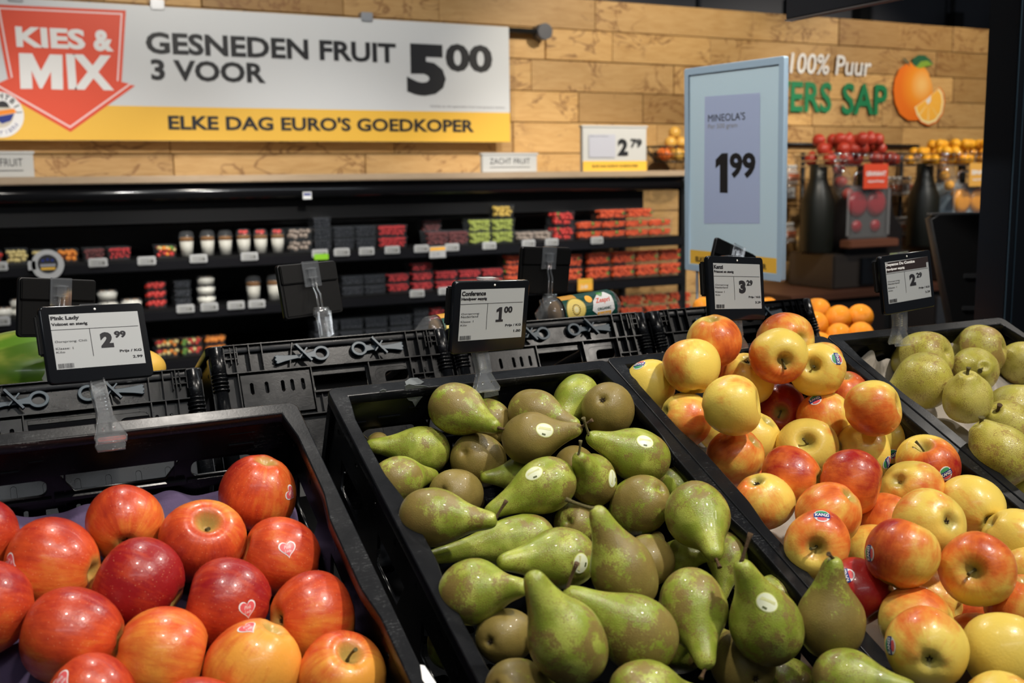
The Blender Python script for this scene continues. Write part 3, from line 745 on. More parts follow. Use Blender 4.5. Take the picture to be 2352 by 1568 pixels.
def pot(px, z, s, label, grp='dessert pots in the cooler', Y=YF+.08):
    t = thing('dessert_pot', label, 'pot', T(wx(px, 700, Y), Y, z) @ Matrix.Scale(s, 4), grp); link('tub', MPT, None, t); link('dessert', MPC, None, t)
for k in range(3): pot(475, SH[1]+.001+k*.0485, 1.02, f"white dessert pot on the second shelf between blueberries and yogurt cups, {('bottom', 'middle', 'top')[k]} of its stack")
pot(8, SH[1]+.001, 1.0, 'white dessert pot at the far left of the second shelf'); pot(43, SH[1]+.001, .85, 'lower white dessert pot beside the black tag holder, second shelf')
pot(43, SH[1]+.0425, .85, 'upper white dessert pot beside the black tag holder, second shelf')
pot(248, SH[1]+.001, 1.05, 'lower white pot right of the leftmost tag holder, second shelf'); pot(248, SH[1]+.0515, 1.05, 'upper white pot right of the leftmost tag holder, second shelf')
pot(302, SH[1]+.001, 1.1, 'single white dessert pot above the red apple price display')

# ------------------------------------------------------------------ juice corner
YJ = 5.55
def jx(px, Y=YJ): return wx(px, 500, Y)
def jz(px, py, Y=YJ): return wz(px, py, Y)
cnt = thing('juice_counter', 'dark counter with brown top edge carrying the two juicers', 'counter')
bm = bmesh.new(); box(bm, 4.7, 9.3, 5.22, 6.05, .02, .89, .01); link('cabinet', bm, MATB, cnt)
bm = bmesh.new(); box(bm, 4.68, 9.32, 5.19, 6.06, .892, .935, .004); link('countertop', bm, mat('counter_brown', (.075, .03, .018), .35), cnt)
for x in (5.15, 5.95, 6.75): 
    bm = bmesh.new(); box(bm, x-.37, x+.37, 5.205, 5.222, .1, .86, .004); link('door', bm, mat('counter_door', (.02, .016, .015), .3), cnt)
bm = bmesh.new(); box(bm, 6.0, 6.25, 5.19, 5.204, .1, .85, .004); link('steel_panel', bm, STEEL, cnt)

fcol = {'p': POM, 'o': YOM}
def fmesh(k):
    b = bmesh.new(); bmesh.ops.create_uvsphere(b, u_segments=16, v_segments=10, radius=1)
    if k == 'p':
        for v in b.verts:
            rr_ = math.hypot(v.co.x, v.co.y)
            if v.co.z > .95: v.co.z = 1.22 if rr_ > .05 else .98
    for f in b.faces: f.smooth = True
    me = bpy.data.meshes.new('fruit'); b.to_mesh(me); b.free(); me.materials.append(fcol[k]); return me
FM = {k: fmesh(k) for k in 'po'}
def small_fruit(name, k, loc, r, label, cat, grp):
    o = link(name, FM[k], None, None, T(*loc) @ Matrix.Rotation(rnd.uniform(0, 3), 4, 'X') @ Matrix.Rotation(rnd.uniform(0, 6), 4, 'Z') @ Matrix.Scale(r, 4)); tag(o, label, cat, grp)
def juicer(name, label, cx, zb, kind, bodym, coverm, fruits, sgn, sgnm, sgntext):
    """cx centre X, parts sized from the photo"""
    t = thing(name, label, 'juicer', T(cx, YJ, 0))
    b = bmesh.new(); box(b, -.36, .36, -.22, .22, .936, 1.17, .012); link('base', b, mat('juicer_base', (.07, .06, .055), .25, .6), t)
    b = bmesh.new(); box(b, -.13, .13, -.245, -.222, .96, 1.14, .004); link('tap_panel', b, GLOSSB, t)
    b = bmesh.new(); cyl(b, (0, -.30, 1.10), (0, -.222, 1.10), .016); cyl(b, (0, -.295, 1.115), (0, -.295, 1.04), .013); box(b, -.02, .02, -.31, -.29, 1.115, 1.135); link('tap', b, CHROME, t)
    me = plate([(-.22, 1.17), (.30, 1.17), (.30, 1.32), (.21, 1.42), (.17, 1.60), (-.12, 1.62), (-.18, 1.52), (-.22, 1.30)], (), .36, .006); link('body', me, bodym, t, MX((0, 0, 0)))
    b = bmesh.new(); box(b, -.25, .14, -.235, -.19, 1.27, 1.62, .02); link('clear_cover', b, FILM, t)
    b = bmesh.new()
    for sx in (-.14, .03):
        lathe(b, [(0, 0), (.085, 0), (.085, .02), (.05, .03), (0, .03)], 22, MX((sx, -.18, 1.50)))
        lathe(b, [(0, 0), (.04, 0), (.04, .02), (0, .02)], 18, MX((sx, -.18, 1.35)))
    link('squeezing_drum', b, coverm, t)
    b = bmesh.new(); box(b, -.28, .17, -.28, -.18, 1.21, 1.265, .008); link('tray', b, mat('tray_brown', (.16, .06, .035), .35), t)
    b = bmesh.new(); tube(b, [(-.08, -.1, 1.61), (-.08, -.1, 1.69), (-.06, -.1, 1.71), (.12, -.1, 1.71), (.15, -.1, 1.69), (.16, -.1, 1.42)], .010); link('handle', b, CHROME, t)
    b = bmesh.new()
    tube(b, [(-.20, -.05, 1.80), (-.22, -.09, 1.72), (-.20, -.12, 1.62), (-.12, -.15, 1.52)], .065, 14); link('chute', b, FILM, t)
    # wire basket
    b = bmesh.new()
    for zz, k in ((1.83, 1.0), (1.79, .97), (1.755, .92)):
        pts = [(x*k, y*k, zz) for x, y in rrect(-.40, .44, -.24, .20, .06, 3)]; tube(b, pts+[pts[0]], .004, 5)
    for i in range(14):
        x = -.36+i*.058
        tube(b, [(x, -.24, 1.84), (x*.92, -.22, 1.752), (x*.92, .18, 1.752), (x, .2, 1.84)], .0025, 4)
    for i in range(5): tube(b, [(-.36, -.16+i*.08, 1.752), (.40, -.16+i*.08, 1.752)], .0025, 4)
    link('wire_basket', b, CHROME, t)
    b = bmesh.new(); box(b, -.12, -.08, .02, .06, 1.6, 1.76); box(b, .1, .14, .02, .06, 1.6, 1.76); link('basket_stand', b, MATB, t)
    b = bmesh.new(); lathe(b, [(0, 0), (.105, 0), (.11, .02), (.11, .36), (.075, .45), (.06, .50), (.058, .60), (0, .60)], 24); link('canister', b, mat('canister_black', (.006, .007, .005), .4), t, T(-.33, -.02, 1.17))
    b = bmesh.new(); box(b, -.16, .06, -.262, -.256, 1.60, 1.765, .002); sgb = link('sign_board', b, sgnm, t)
    p = Print(); p.text(sgntext[0], WHT, -.14, 1.685, 0, width=.18, height=.032, bold=.04); p.text(sgntext[1], WHT, -.125, 1.64, 0, width=.15, height=.02, bold=.02)
    link('sign_lettering', p.mesh(), None, sgb, MX((0, -.2632, 0)))
    return t
cx1 = jx(1955)
juicer('juicer', 'black pomegranate juicer under the green wall lettering, behind the price sign', cx1, 0, 'p', mat('juicer_black', (.012, .010, .010), .3), mat('drum_red', (.30, .01, .02), .3), 'p', 'x', RED, ('GRANAAT', 'appelsap'))
cx2 = jx(2188)
juicer('juicer', 'grey orange juicer nearest the black post on the right', cx2, 0, 'o', mat('juicer_grey', (.22, .28, .33), .35), mat('drum_orange', (.80, .32, .01), .3), 'o', 'x', mat('sign_orange', (.72, .38, .08), .5), ('SINAAS', 'appelsap'))
# fruit heaps in the baskets
def heap(k, cx, n, r, name, cat, grp, what):
    r_ = random.Random(11 if k == 'p' else 5); pts = []
    tries = 0
    while len(pts) < n and tries < 9000:
        tries += 1; x = r_.uniform(-.37, .40); y = r_.uniform(-.19, .15); lv = len(pts)*3//n
        x *= (1, .88, .62)[lv]
        z = 1.757+r+lv*r*1.45*1.0
        if all((x-a)**2+(y-b_)**2+(z-c)**2 > (1.86*r)**2 for a, b_, c in pts): pts.append((x, y, z))
    for a, b_, c in pts:
        small_fruit(name, k, (cx+a, YJ+b_, c), r, f'{what} in the wire basket on the {"pomegranate" if k=="p" else "orange"} juicer', cat, grp)
heap('p', cx1+.0, 30, .045, 'pomegranate', 'pomegranate', 'pomegranates in the juicer basket', 'red pomegranate')
heap('o', cx2+.02, 48, .037, 'orange', 'orange', 'oranges in the juicer basket', 'bright orange')
for i, (x, y, z) in enumerate([(-.21, -.08, 1.735), (-.205, -.10, 1.65), (-.165, -.13, 1.565)]):
    small_fruit('pomegranate', 'p', (cx1+x, YJ+y, z), .041, f'red pomegranate in the clear chute of the black juicer, {("upper", "middle", "lower")[i]} one', 'pomegranate', None or 'pomegranates in the chute')
for i, (x, y, z) in enumerate([(-.215, -.075, 1.75), (-.215, -.095, 1.68), (-.19, -.12, 1.61), (-.145, -.145, 1.55)]):
    small_fruit('orange', 'o', (cx2+x, YJ+y, z), .036, f'orange in the clear chute of the grey juicer, {("topmost", "second", "third", "lowest")[i]} one', 'orange', 'oranges in the chute')
small_fruit('pomegranate', 'p', (cx1-.07, YJ-.26, 1.48), .03, 'dark red pomegranate half behind the juicer cover', 'pomegranate', None) if False else None

# wall-mounted wire racks with small bottles
bm = bmesh.new(); lathe(bm, [(0, 0), (.028, 0), (.030, .01), (.030, .085), (.015, .11), (.014, .12), (0, .12)], 14); BOT = bpy.data.meshes.new('bottle'); bm.to_mesh(BOT); bm.free(); BOT.materials.append(clear_film('bottle_plastic', (.6, .55, .52), .35, .1))
bm = bmesh.new(); lathe(bm, [(0, .112), (.018, .112), (.018, .137), (0, .137)], 12); CAP = bpy.data.meshes.new('cap'); bm.to_mesh(CAP); bm.free(); CAP.materials.append(LABM)
bm = bmesh.new(); box(bm, -.020, .020, -.0315, -.029, .03, .075); BLB = bpy.data.meshes.new('label'); bm.to_mesh(BLB); bm.free(); BLB.materials.append(mat('bottle_label', (.45, .12, .05), .5))
YR = 5.98
def rack(px0, px1, pyb, n, where, tagpx=None):
    x0, x1 = jx(px0, YR), jx(px1, YR); z = wz(px0, pyb, YR)
    t = thing('wire_rack', f'chrome wire rack of small bottles {where}', 'rack')
    b = bmesh.new()
    for zz in (z, z+.05): 
        pts = [(x0-.02, YR-.045, zz), (x1+.02, YR-.045, zz), (x1+.02, YR+.085, zz), (x0-.02, YR+.085, zz)]; tube(b, pts+[pts[0]], .0035, 5)
    for i in range(6): y = YR-.045+i*.026; tube(b, [(x0-.02, y, z), (x1+.02, y, z)], .0025, 4)
    link('wire_frame', b, CHROME, t)
    for i in range(n):
        X = x0+.032+(x1-x0-.064)*(i/max(n-1, 1)); o = thing('juice_bottle', f'{ORD[i]} white-capped bottle in the rack {where}', 'bottle', T(X, YR, z+.004), 'small bottles in the wire racks')
        link('bottle', BOT, None, o); link('cap', CAP, None, o); link('label', BLB, None, o)
    if tagpx:
        tx, tz = jx(tagpx[0], YR-.06), wz(*tagpx, YR-.06); o = thing('price_label', f'white price label on the bottle rack {where}', 'price label', MX((tx, YR-.06, tz)))
        b = bmesh.new(); box(b, -.038, .038, -.04, .04, -.004, 0, .003); link('case', b, LABM, o); p = Print(); p.text('1', DKB, -.01, -.012, .001, height=.026, bold=.04); link('display', p.mesh(), None, o)
rack(2030, 2090, 449, 5, 'right of the black juicer', (2078, 433))
rack(2046, 2090, 541, 4, 'low beside the black post, right of the black juicer')
rack(1800, 1830, 425, 3, 'upper left beside the price sign', (1816, 442))
rack(1800, 1826, 556, 3, 'lower left beside the price sign')
b = bmesh.new(); tube(b, [(jx(1808, 6.03), 6.06, wz(1808, 330, 6.03)), (jx(2110, 6.03), 6.06, wz(2110, 335, 6.03))], .012, 8)
for px in (1845, 2070): x = jx(px, 6.03); tube(b, [(x, 6.05, 1.86), (x, 6.04, .94)], .016, 8)
tag(link('rack_rail', b, STEELB), 'dark rail and uprights behind the bottle racks on the timber wall', 'rail')

# hanging fruit basket left of the price sign
xb, zb = wx(1545, 355, 5.9), wz(1545, 372, 5.9)
bk = thing('hanging_basket', 'wire fruit basket on the timber wall left of the blue price sign', 'basket', T(xb, 5.88, zb))
b = bmesh.new()
for zz, r_ in ((.10, .20), (.05, .17), (.0, .12)):
    pts = [(r_*1.1*math.cos(k*math.pi/8), r_*.75*math.sin(k*math.pi/8), zz) for k in range(17)]; tube(b, pts, .004, 5)
for k in range(16): a = k*math.pi/8; tube(b, [(.22*math.cos(a), .15*math.sin(a), .10), (.187*math.cos(a), .1275*math.sin(a), .05), (.132*math.cos(a), .09*math.sin(a), 0)], .0028, 4)
for k in range(-3, 4): tube(b, [(-.12, k*.025, 0), (.12, k*.025, 0)], .0025, 4)
link('wire_bowl', b, STEELB, bk)
FM['a'] = FM['o'].copy(); FM['a'].materials.clear(); FM['a'].materials.append(mat('yellow_apple_plain', (.75, .42, .08), .35))
FM['b'] = FM['o'].copy(); FM['b'].materials.clear(); FM['b'].materials.append(mat('orange_apple_plain', (.78, .17, .03), .35))
for i, (dx, dy, dz, k) in enumerate([(-.095, -.03, .046, 'b'), (-.01, -.055, .046, 'a'), (.072, -.045, .046, 'a'), (.125, .0, .06, 'a'), (-.06, .045, .055, 'b'), (.03, .05, .055, 'a'), (-.04, -.01, .125, 'a'), (.045, -.01, .125, 'a'), (.0, .0, .19, 'a')]):
    small_fruit('apple', k, (xb+dx, 5.88+dy, zb+dz), .041, ('orange' if k == 'b' else 'yellow')+f' apple in the hanging wire basket, {ORD[i]} from the left front', 'apple', 'apples in the hanging basket')

# ------------------------------------------------------------------ mid-ground: price sign, post, hanging sign, dark kiosk
SR = ((0.0232368, -0.0270384, -0.9993643), (-0.9996503, -0.0132482, -0.0228850), (-0.0126210, 0.9995466, -0.0273368))
MS = Matrix([[SR[0][0], SR[0][1], SR[0][2], 1.9714], [SR[1][0], SR[1][1], SR[1][2], 2.4408], [SR[2][0], SR[2][1], SR[2][2], 1.713], [0, 0, 0, 1]])
ps = thing('price_sign', 'tall pale blue framed price sign reading MINEOLA\'S 1 99 on a thin rod', 'sign', MS)
W, H = .42, .594
FRM = mat('sign_frame', (.34, .47, .60), .35)
me = plate(rrect(-W/2, W/2, -H/2, H/2, .006), [rect(-W/2+.018, W/2-.018, -H/2+.018, H/2-.018)], .016, .001)
link('frame', me, FRM, ps)
bm = bmesh.new(); box(bm, -W/2+.016, W/2-.016, -H/2+.016, H/2-.016, -.005, .003); link('board', bm, mat('sign_board', (.52, .69, .80), .22), ps)
def SP(px, py):
    r = Vector(ray(px, py)); o_ = Vector(CAM); n = MS.to_3x3() @ Vector((0, 0, 1)); c = MS.translation
    t_ = (c-o_).dot(n)/r.dot(n); q = MS.inverted() @ (o_+r*t_); return (q.x, q.y)
p = Print(); p.poly(rect(-W/2+.020, W/2-.020, -H/2+.02, SP(1600, 574)[1]), YEL, .0035)
link('yellow_band', p.mesh(), None, ps)
p = Print(); p.poly([SP(1621, 222), SP(1619, 513), SP(1747, 513), SP(1748, 213)], mat('sign_display', (.40, .48, .70), .3), .0036)
link('display', p.mesh(), None, ps)
def stext(p, s, m, xl, xr, yt, yb, z, **k):
    a = SP(xl, yb); b_ = SP(xl, yt); c = SP(xr, (yt+yb)/2)
    p.text(s, m, a[0], a[1], z, width=c[0]-a[0], height=b_[1]-a[1], **k)
p = Print()
stext(p, "MINEOLA'S", BLK, 1629, 1714, 263, 280, .0042, bold=0.0); stext(p, 'Per 500 gram', GRY, 1629, 1696, 285, 299, .0042)
p.poly([(SP(1646, 400)[0]+u*(SP(1674, 400)[0]-SP(1646, 400)[0]), SP(1650, 442)[1]+v*(SP(1650, 352)[1]-SP(1650, 442)[1])) for u, v in ONE], BLK, .0042); stext(p, '99', BLK, 1678, 1738, 351, 409, .0042, bold=.04)
stext(p, "ELKE DAG EURO'S GOEDKOPER", BLK, 1600, 1763, 588, 600, .0042, bold=.03)
link('lettering', p.mesh(), None, ps)
a = SP(1601, 622)
bm = bmesh.new(); cyl(bm, (a[0], -H/2-.002, 0), (a[0], -H/2-.9, 0), .004, seg=8); link('rod', bm, mat('rod_grey', (.12, .15, .19), .3), ps)
bm = bmesh.new(); box(bm, a[0]-.02, a[0]+.02, -H/2-.16, -H/2-.11, -.02, .02, .003); link('rod_clamp', bm, mat('clamp_grey', (.16, .18, .22), .35), ps)

_rb, _rf = ray(2257, 300), ray(2331, 300); _PX = 2.25; _yb, _yf = _PX*_rb[1]/_rb[0], _PX*_rf[1]/_rf[0]
post = thing('black_post', 'tall black square post at the right edge', 'post', T(_PX, _yf, 0))
bm = bmesh.new(); box(bm, 0, .12, 0, _yb-_yf, .0, 3.2, .004); link('column', bm, STEELB, post)
TRIM = mat('post_trim', (.10, .17, .23), .2, .5)
for x in (-.0015, .022):
    bm = bmesh.new(); box(bm, x, x+.002, -.002, -.0001, .0, 3.2); link('trim_strip', bm, TRIM, post)
bm = bmesh.new(); box(bm, .1234, .26, .004, .10, .0, 3.2, .002); link('side_column', bm, STEELB, post)
hs = thing('hanging_sign', 'dark hanging sign panel at the top right, seen from below', 'sign', T(1.84, 0, 0))
bm = bmesh.new(); box(bm, -.01, .01, .9, 2.076, 2.073, 2.6, .002); link('panel', bm, mat('hanging_sign_dark', (.012, .014, .018), .3), hs)
bm = bmesh.new(); box(bm, -.011, .011, .9, 2.077, 2.069, 2.0725); link('edge_strip', bm, STEEL, hs)
bm = bmesh.new(); cyl(bm, (0, 1.1, 2.6), (0, 1.1, 4.3), .004); cyl(bm, (0, 1.9, 2.6), (0, 1.9, 4.3), .004); link('cable', bm, MATB, hs)
kz = lambda py: atd(2160, py, 2.95)[2]
A_ = atd(2141, 505, 2.95); B2 = atd(2196, 722, 2.95)
kio = thing('bag_kiosk', 'dark tapered housing with ridges standing behind the black post', 'kiosk', MX(A_, tuple(V(math.sin(_ya-.1), -math.cos(_ya-.1), 0))))
me = plate([(0, 0), (.02, .012), (.5, .012), (.5, -1.54), (.14, -1.54), (.14, -.6), (.062, -.26)], (), .06, .004)
link('housing', me, mat('kiosk_black', (.005, .0055, .0065), .5), kio, T(0, 0, -.03))
for yy in (-.155, -.245):
    bm = bmesh.new(); box(bm, .09, .4, yy-.007, yy+.007, 0, .008, .002); link('ridge', bm, mat('kiosk_ridge', (.03, .032, .036), .4), kio)
bm = bmesh.new(); box(bm, .0, .5, .0125, .018, -.055, -.005); link('top_ledge', bm, mat('kiosk_top', (.07, .07, .07), .6), kio)
bm = bmesh.new(); cyl(bm, (0, 0, 0), (0, 0, .07), .045, .045, 20)
q = atd(2140, 765, 2.55); tag(link('canister', bm, mat('can_black', (.02, .022, .026), .4), None, T(q[0], q[1], 1.135+.002)), 'low dark round canister behind the squat pear crate', 'canister')
bm = bmesh.new(); box(bm, q[0]-.22, q[0]+.15, q[1]-.12, q[1]+.25, 1.10, 1.135, .003); box(bm, q[0]-.18, q[0]+.1, q[1]-.05, q[1]+.2, .02, 1.10)
tag(link('side_table', bm, mat('table_grey', (.12, .12, .12), .5)), 'small grey-topped table behind the squat pear crate', 'table')

# ------------------------------------------------------------------ crates
CW, CL, CH = .392, .60, .20
def slot(cx, cy, w, h, n=3): return rrect(cx-w/2, cx+w/2, cy-h/2, cy+h/2, min(w, h)/2*.95, n)
def hole(L): return L
def end_wall_mesh():
    holes = [[(.130, -.058), (.262, -.058), (.246, -.084), (.146, -.084)], rrect(.045, .118, -.086, -.062, .009), rrect(.274, .347, -.086, -.062, .009)]
    for x in (.03, .045, .06): holes.append(slot(x, -.118, .006, .026))
    for x in (.095, .150, .206, .248, .30, .315, .33, .365): holes.append(slot(x, -.115, .006, .024))
    for x in (.166, .180, .193): holes.append(slot(x, -.107, .006, .009))
    holes += [[(.115, -.105), (.128, -.105), (.134, -.14), (.115, -.14)], [(.222, -.105), (.235, -.105), (.235, -.14), (.216, -.14)]]
    for x in (.03, .07, .31, .36): holes.append(slot(x, -.160, .006, .018))
    holes += [slot(.355, -.050, .006, .006), slot(.02, -.050, .006, .006), rrect(.290, .308, -.032, -.026, .0025), rrect(.084, .102, -.032, -.026, .0025)]
    return plate(rect(0, CW, -CH, 0), holes, .004, .0006, 'end_wall')
def side_wall_mesh():
    holes = []
    for k in range(4):
        x = .055+k*.135
        holes.append([(x, -.062), (x+.085, -.062), (x+.075, -.100), (x+.010, -.100)])
    for k in range(28):
        x = .02+k*.0205; holes.append(slot(x, -.128, .006, .016)); 
        if k % 2: holes.append(slot(x, -.160, .006, .020))
    for k in range(9): holes.append(slot(.035+k*.066, -.035, .009, .006))
    return plate(rect(0, CL, -CH, 0), holes, .004, .0006, 'side_wall')
def rim_mesh(t=.014, w=.0125):
    inner = []; n = 60
    def wav(u):
        # the inner edge steps in and out along the long sides
        s = math.sin(u*math.pi*2*2.0/CL+.6); return max(-1, min(1, s*2.2))*.0032
    L = [(w+wav(i/n*CL), -CL+w+(CL-2*w)*i/n) for i in range(n+1)]
    R = [(CW-w-wav(i/n*CL), -CL+w+(CL-2*w)*i/n) for i in range(n+1)]
    inner = L + R[::-1]
    return plate(rrect(-.004, CW+.004, -CL-.004, .004, .010), [inner], t, .0015, 'rim')
EW, SW, RM = end_wall_mesh(), side_wall_mesh(), rim_mesh()
FLP = plate(rect(.004, CW-.004, -CL+.004, -.004), [slot(.05+.058*i, -.06-.06*j, .03, .012) for i in range(6) for j in range(9)], .004, 0, 'floor_panel')
bm = bmesh.new()
box(bm, -.009, .009, -.009, .009, -CH+.002, -.014, .003)
CP = bpy.data.meshes.new('corner_post'); bm.to_mesh(CP); bm.free()
bm = bmesh.new()
# stiffening ledges and boxed pockets on the inside of the end walls
box(bm, .02, CW-.02, -.0065, -.003, -.054, -.050); box(bm, .125, .268, -.011, -.004, -.091, -.086); box(bm, .010, CW-.010, -.0125, -.004, -.052, -.0125); box(bm, .04, .122, -.008, -.003, -.092, -.088); box(bm, .270, .352, -.008, -.003, -.092, -.088)
box(bm, .315, .345, -.0145, -.012, -.040, -.038); box(bm, .315, .345, -.0135, -.012, -.024, -.023); box(bm, .06, .09, -.0145, -.012, -.040, -.038); box(bm, .03, .045, -.0145, -.012, -.044, -.042); box(bm, .10, .115, -.0138, -.012, -.030, -.028)
for x in (.014, CW-.014, .136, .256): box(bm, x-.001, x+.001, -.006, -.003, -.19, -.055)
LG = bpy.data.meshes.new('wall_ledge'); bm.to_mesh(LG); bm.free()
for me, m in ((EW, CRATE), (SW, CRATE), (RM, RIM), (FLP, CRATE), (CP, CRATE), (LG, CRATE)): me.materials.append(m)
def frame(origin, rear=False):
    if not rear: y, z = -DD, NN
    else: y, z = V(0, math.cos(TAU), -math.sin(TAU)), V(0, math.sin(TAU), math.cos(TAU))
    return Matrix([[1, y[0], z[0], origin[0]], [0, y[1], z[1], origin[1]], [0, y[2], z[2], origin[2]], [0, 0, 0, 1]])
def crate_front(label, origin, yaw=0, rear=False, grp='black folding crates in the front row'):
    M = frame(origin, rear) @ Matrix.Rotation(yaw, 4, 'Z')
    if rear: M = M @ T(0, CL, 0)
    t = thing('folding_crate', label, 'crate', M, grp)
    link('end_wall', EW, None, t, MX((0, -.003, 0)))
    link('end_wall', EW, None, t, MX((0, -CL+.003, 0)))
    link('side_wall', SW, None, t, MX((.003, -CL, 0), (0, 1, 0)))
    link('side_wall', SW, None, t, MX((CW-.003, 0, 0), (0, -1, 0)))
    link('rim', RM, None, t, T(0, 0, -.006)); link('floor_panel', FLP, None, t, T(0, 0, -CH+.002)); [link('corner_post', CP, None, t, T(x, y, 0)) for (x, y) in ((.006, -.006), (CW-.006, -.006), (.006, -CL+.006), (CW-.006, -CL+.006))]; link('wall_ledge', LG, None, t)
    return t, M
cL, ML = crate_front('leftmost front crate, holding red apples on a purple tray', P0+V(-.045-CW, 0, -.012))
cP, MP = crate_front('front crate full of green pears with a grey paper scrap on the rim', P0+V(.004, 0, 0))
cK, MK = crate_front('front crate heaped with yellow and red apples', P0+V(.405, 0, .002))
cC, MC = crate_front('rightmost front crate, squat pears on beige paper tray', P0+V(.810, 0, .002))

# paper scraps left on the pear crate's rim
SCR = mat('grey_paper', (.13, .145, .15), .9, bump=(400, .5, .001))
def scrap(label, pts, M, dz=.0042):
    b = bmesh.new(); vs = [b.verts.new((x, y, 0)) for x, y in pts]; f = b.faces.new(vs); r = bmesh.ops.extrude_face_region(b, geom=[f]); 
    bmesh.ops.translate(b, vec=(0, 0, .0008), verts=[v for v in r['geom'] if isinstance(v, bmesh.types.BMVert)])
    bmesh.ops.recalc_face_normals(b, faces=b.faces)
    return tag(link('paper_scrap', b, SCR, None, M), label, 'paper')
WALLM = MP @ MX((0, -.0126, 0))
# pixel -> wall plane coordinates of pear crate's back wall
def onpl(M, px, py):
    r = Vector(ray(px, py)); n = M.to_3x3() @ Vector((0, 0, 1)); t_ = (M.translation-Vector(CAM)).dot(n)/r.dot(n); q = M.inverted() @ (Vector(CAM)+r*t_); return (q.x, q.y)
zz = [(929, 885), (940, 881), (955, 884), (972, 884), (986, 888), (984, 899), (975, 905), (968, 912), (962, 920), (953, 933), (947, 921), (938, 918), (929, 908), (931, 895)]
scrap('torn grey paper scrap on the back wall of the pear crate', [onpl(WALLM, *q) for q in zz], WALLM)
scrap('tiny grey paper fleck left of the torn paper scrap', [onpl(WALLM, *q) for q in [(873, 896), (880, 893), (887, 895), (884, 903), (876, 908)]], WALLM)
rimM = MP @ T(0, 0, .0012)
scrap('grey paper scrap on top of the pear crate rim', [onpl(rimM, *q) for q in [(930, 877), (942, 869), (958, 868), (974, 878), (966, 883), (948, 884), (932, 884)]], rimM, 0)
scrap('crumpled grey paper scrap beside the clip in the pear crate', [onpl(WALLM, *q) for q in [(1113, 888), (1128, 884), (1143, 886), (1145, 906), (1125, 911), (1111, 913)]], WALLM)
t = thing('crate_sticker', 'white sticker with black digits on the right side of the red apple crate', 'sticker', ML @ MX((CW-.012, -.50, -.007+.006), (0, -1, 0), (0, 0, 1)))
sm = ML @ MX((CW-.0075, 0, -.02), (0, -1, 0), (0, 0, 1))
bpy.data.objects.remove(t)
stM = ML @ MX((CW-.010, 0, .0016), (0, 1, 0), (-1, 0, 0))
def st_pt(px, py): return onpl(stM, px, py)
p = Print(); p.poly([st_pt(*q) for q in [(965, 1526), (972, 1524), (1008, 1568), (1002, 1585), (975, 1570)]][::-1] if False else [st_pt(*q) for q in [(965, 1526), (975, 1528), (1002, 1568), (990, 1590), (970, 1560)]], WHT)
tag(link('crate_sticker', p.mesh(), None, None, stM), 'white sticker on the right rim of the red apple crate', 'sticker')

# rear crates, their outer end walls turned to the camera
def ribs(bm, L, d=.012, w=.0016):
    for (x0, y0, x1, y1) in L:
        if abs(x1-x0) > abs(y1-y0): 
            a = math.atan2(y1-y0, x1-x0); l_ = math.hypot(x1-x0, y1-y0); box(bm, 0, l_, -w/2, w/2, 0, d, M=Matrix.Translation((x0, y0, 0)) @ Matrix.Rotation(a, 4, 'Z'))
        else:
            a = math.atan2(y1-y0, x1-x0); l_ = math.hypot(x1-x0, y1-y0); box(bm, 0, l_, -w/2, w/2, 0, d, M=Matrix.Translation((x0, y0, 0)) @ Matrix.Rotation(a, 4, 'Z'))
RWh = [rect(.155, .243, -.083, -.052), rrect(.258, .315, -.080, -.056, .010)]
for x in (.055, .082, .118, .135): RWh.append(slot(x, -.072, .0055, .018))
for x in (.103,): RWh.append(slot(x, -.070, .0055, .016))
for x in (.172, .184, .205, .216, .227, .248, .262, .30): RWh.append(slot(x, -.103, .0055, .014))
for x in (.325, .345): RWh.append(slot(x, -.068, .005, .010))
for x in (.055, .08, .11): RWh.append(slot(x, -.118, .006, .004))
RWh += [slot(.05+.04*i, -.155, .008, .03) for i in range(8)]
RW = plate(rect(0, CW, -CH, 0), RWh, .003, .0004, 'end_wall'); RW.materials.append(CRATE)
bm = bmesh.new()
ribs(bm, [(.02, -.0015, CW-.02, -.0015), (.02, -.046, CW-.02, -.046), (.15, -.088, CW-.05, -.088), (.03, -.122, CW-.03, -.122)], .014)
ribs(bm, [(x, -.046, x, 0) for x in (.036, .058, .078, .318, .338, .356)]+[(x, -.122, x, -.046) for x in (.036, .150, .318, .338, .356)], .013)
ribs(bm, [(.246, -.088, .246, -.046), (.318, -.075, .356, -.075), (.318, -.1, .356, -.1)], .012)
ribs(bm, [(x, -.118, x, -.088) for x in (.163, .196, .238, .275, .31)], .008)
ribs(bm, [(.02+i*.010, -.03, .02+i*.010, 0) for i in range(3)]+[(CW-.02-i*.010, -.03, CW-.02-i*.010, 0) for i in range(3)], .010)
ribs(bm, [(.02, -.012, .04, -.012), (.02, -.022, .04, -.022), (CW-.04, -.012, CW-.02, -.012), (CW-.04, -.022, CW-.02, -.022)], .010)
ribs(bm, [(.118, -.046, .128, -.002), (.268, -.046, .262, -.002)], .010)
RB = bpy.data.meshes.new('ribs'); bm.to_mesh(RB); bm.free(); RB.materials.append(CRATE)
bm = bmesh.new(); box(bm, .040, .148, -.114, -.050, .004, .009, .0012)
for x in (.069, .092, .112, .127): box(bm, x-.0006, x+.0006, -.108, -.056, .009, .0105)
box(bm, .055, .075, -.122, -.113, .004, .012, .001); box(bm, .118, .138, -.122, -.113, .004, .012, .001)
bmesh.ops.delete(bm, geom=[], context='VERTS')
HP = bpy.data.meshes.new('lock_panel'); bm.to_mesh(HP); bm.free(); HP.materials.append(CRATE)
lp = plate(rect(.040, .148, -.114, -.050), [slot(x, -.072, .006, .019) for x in (.055, .078, .103, .118, .135)], .006, .001, 'lock_panel'); lp.materials.append(CRATE)
bm = bmesh.new()
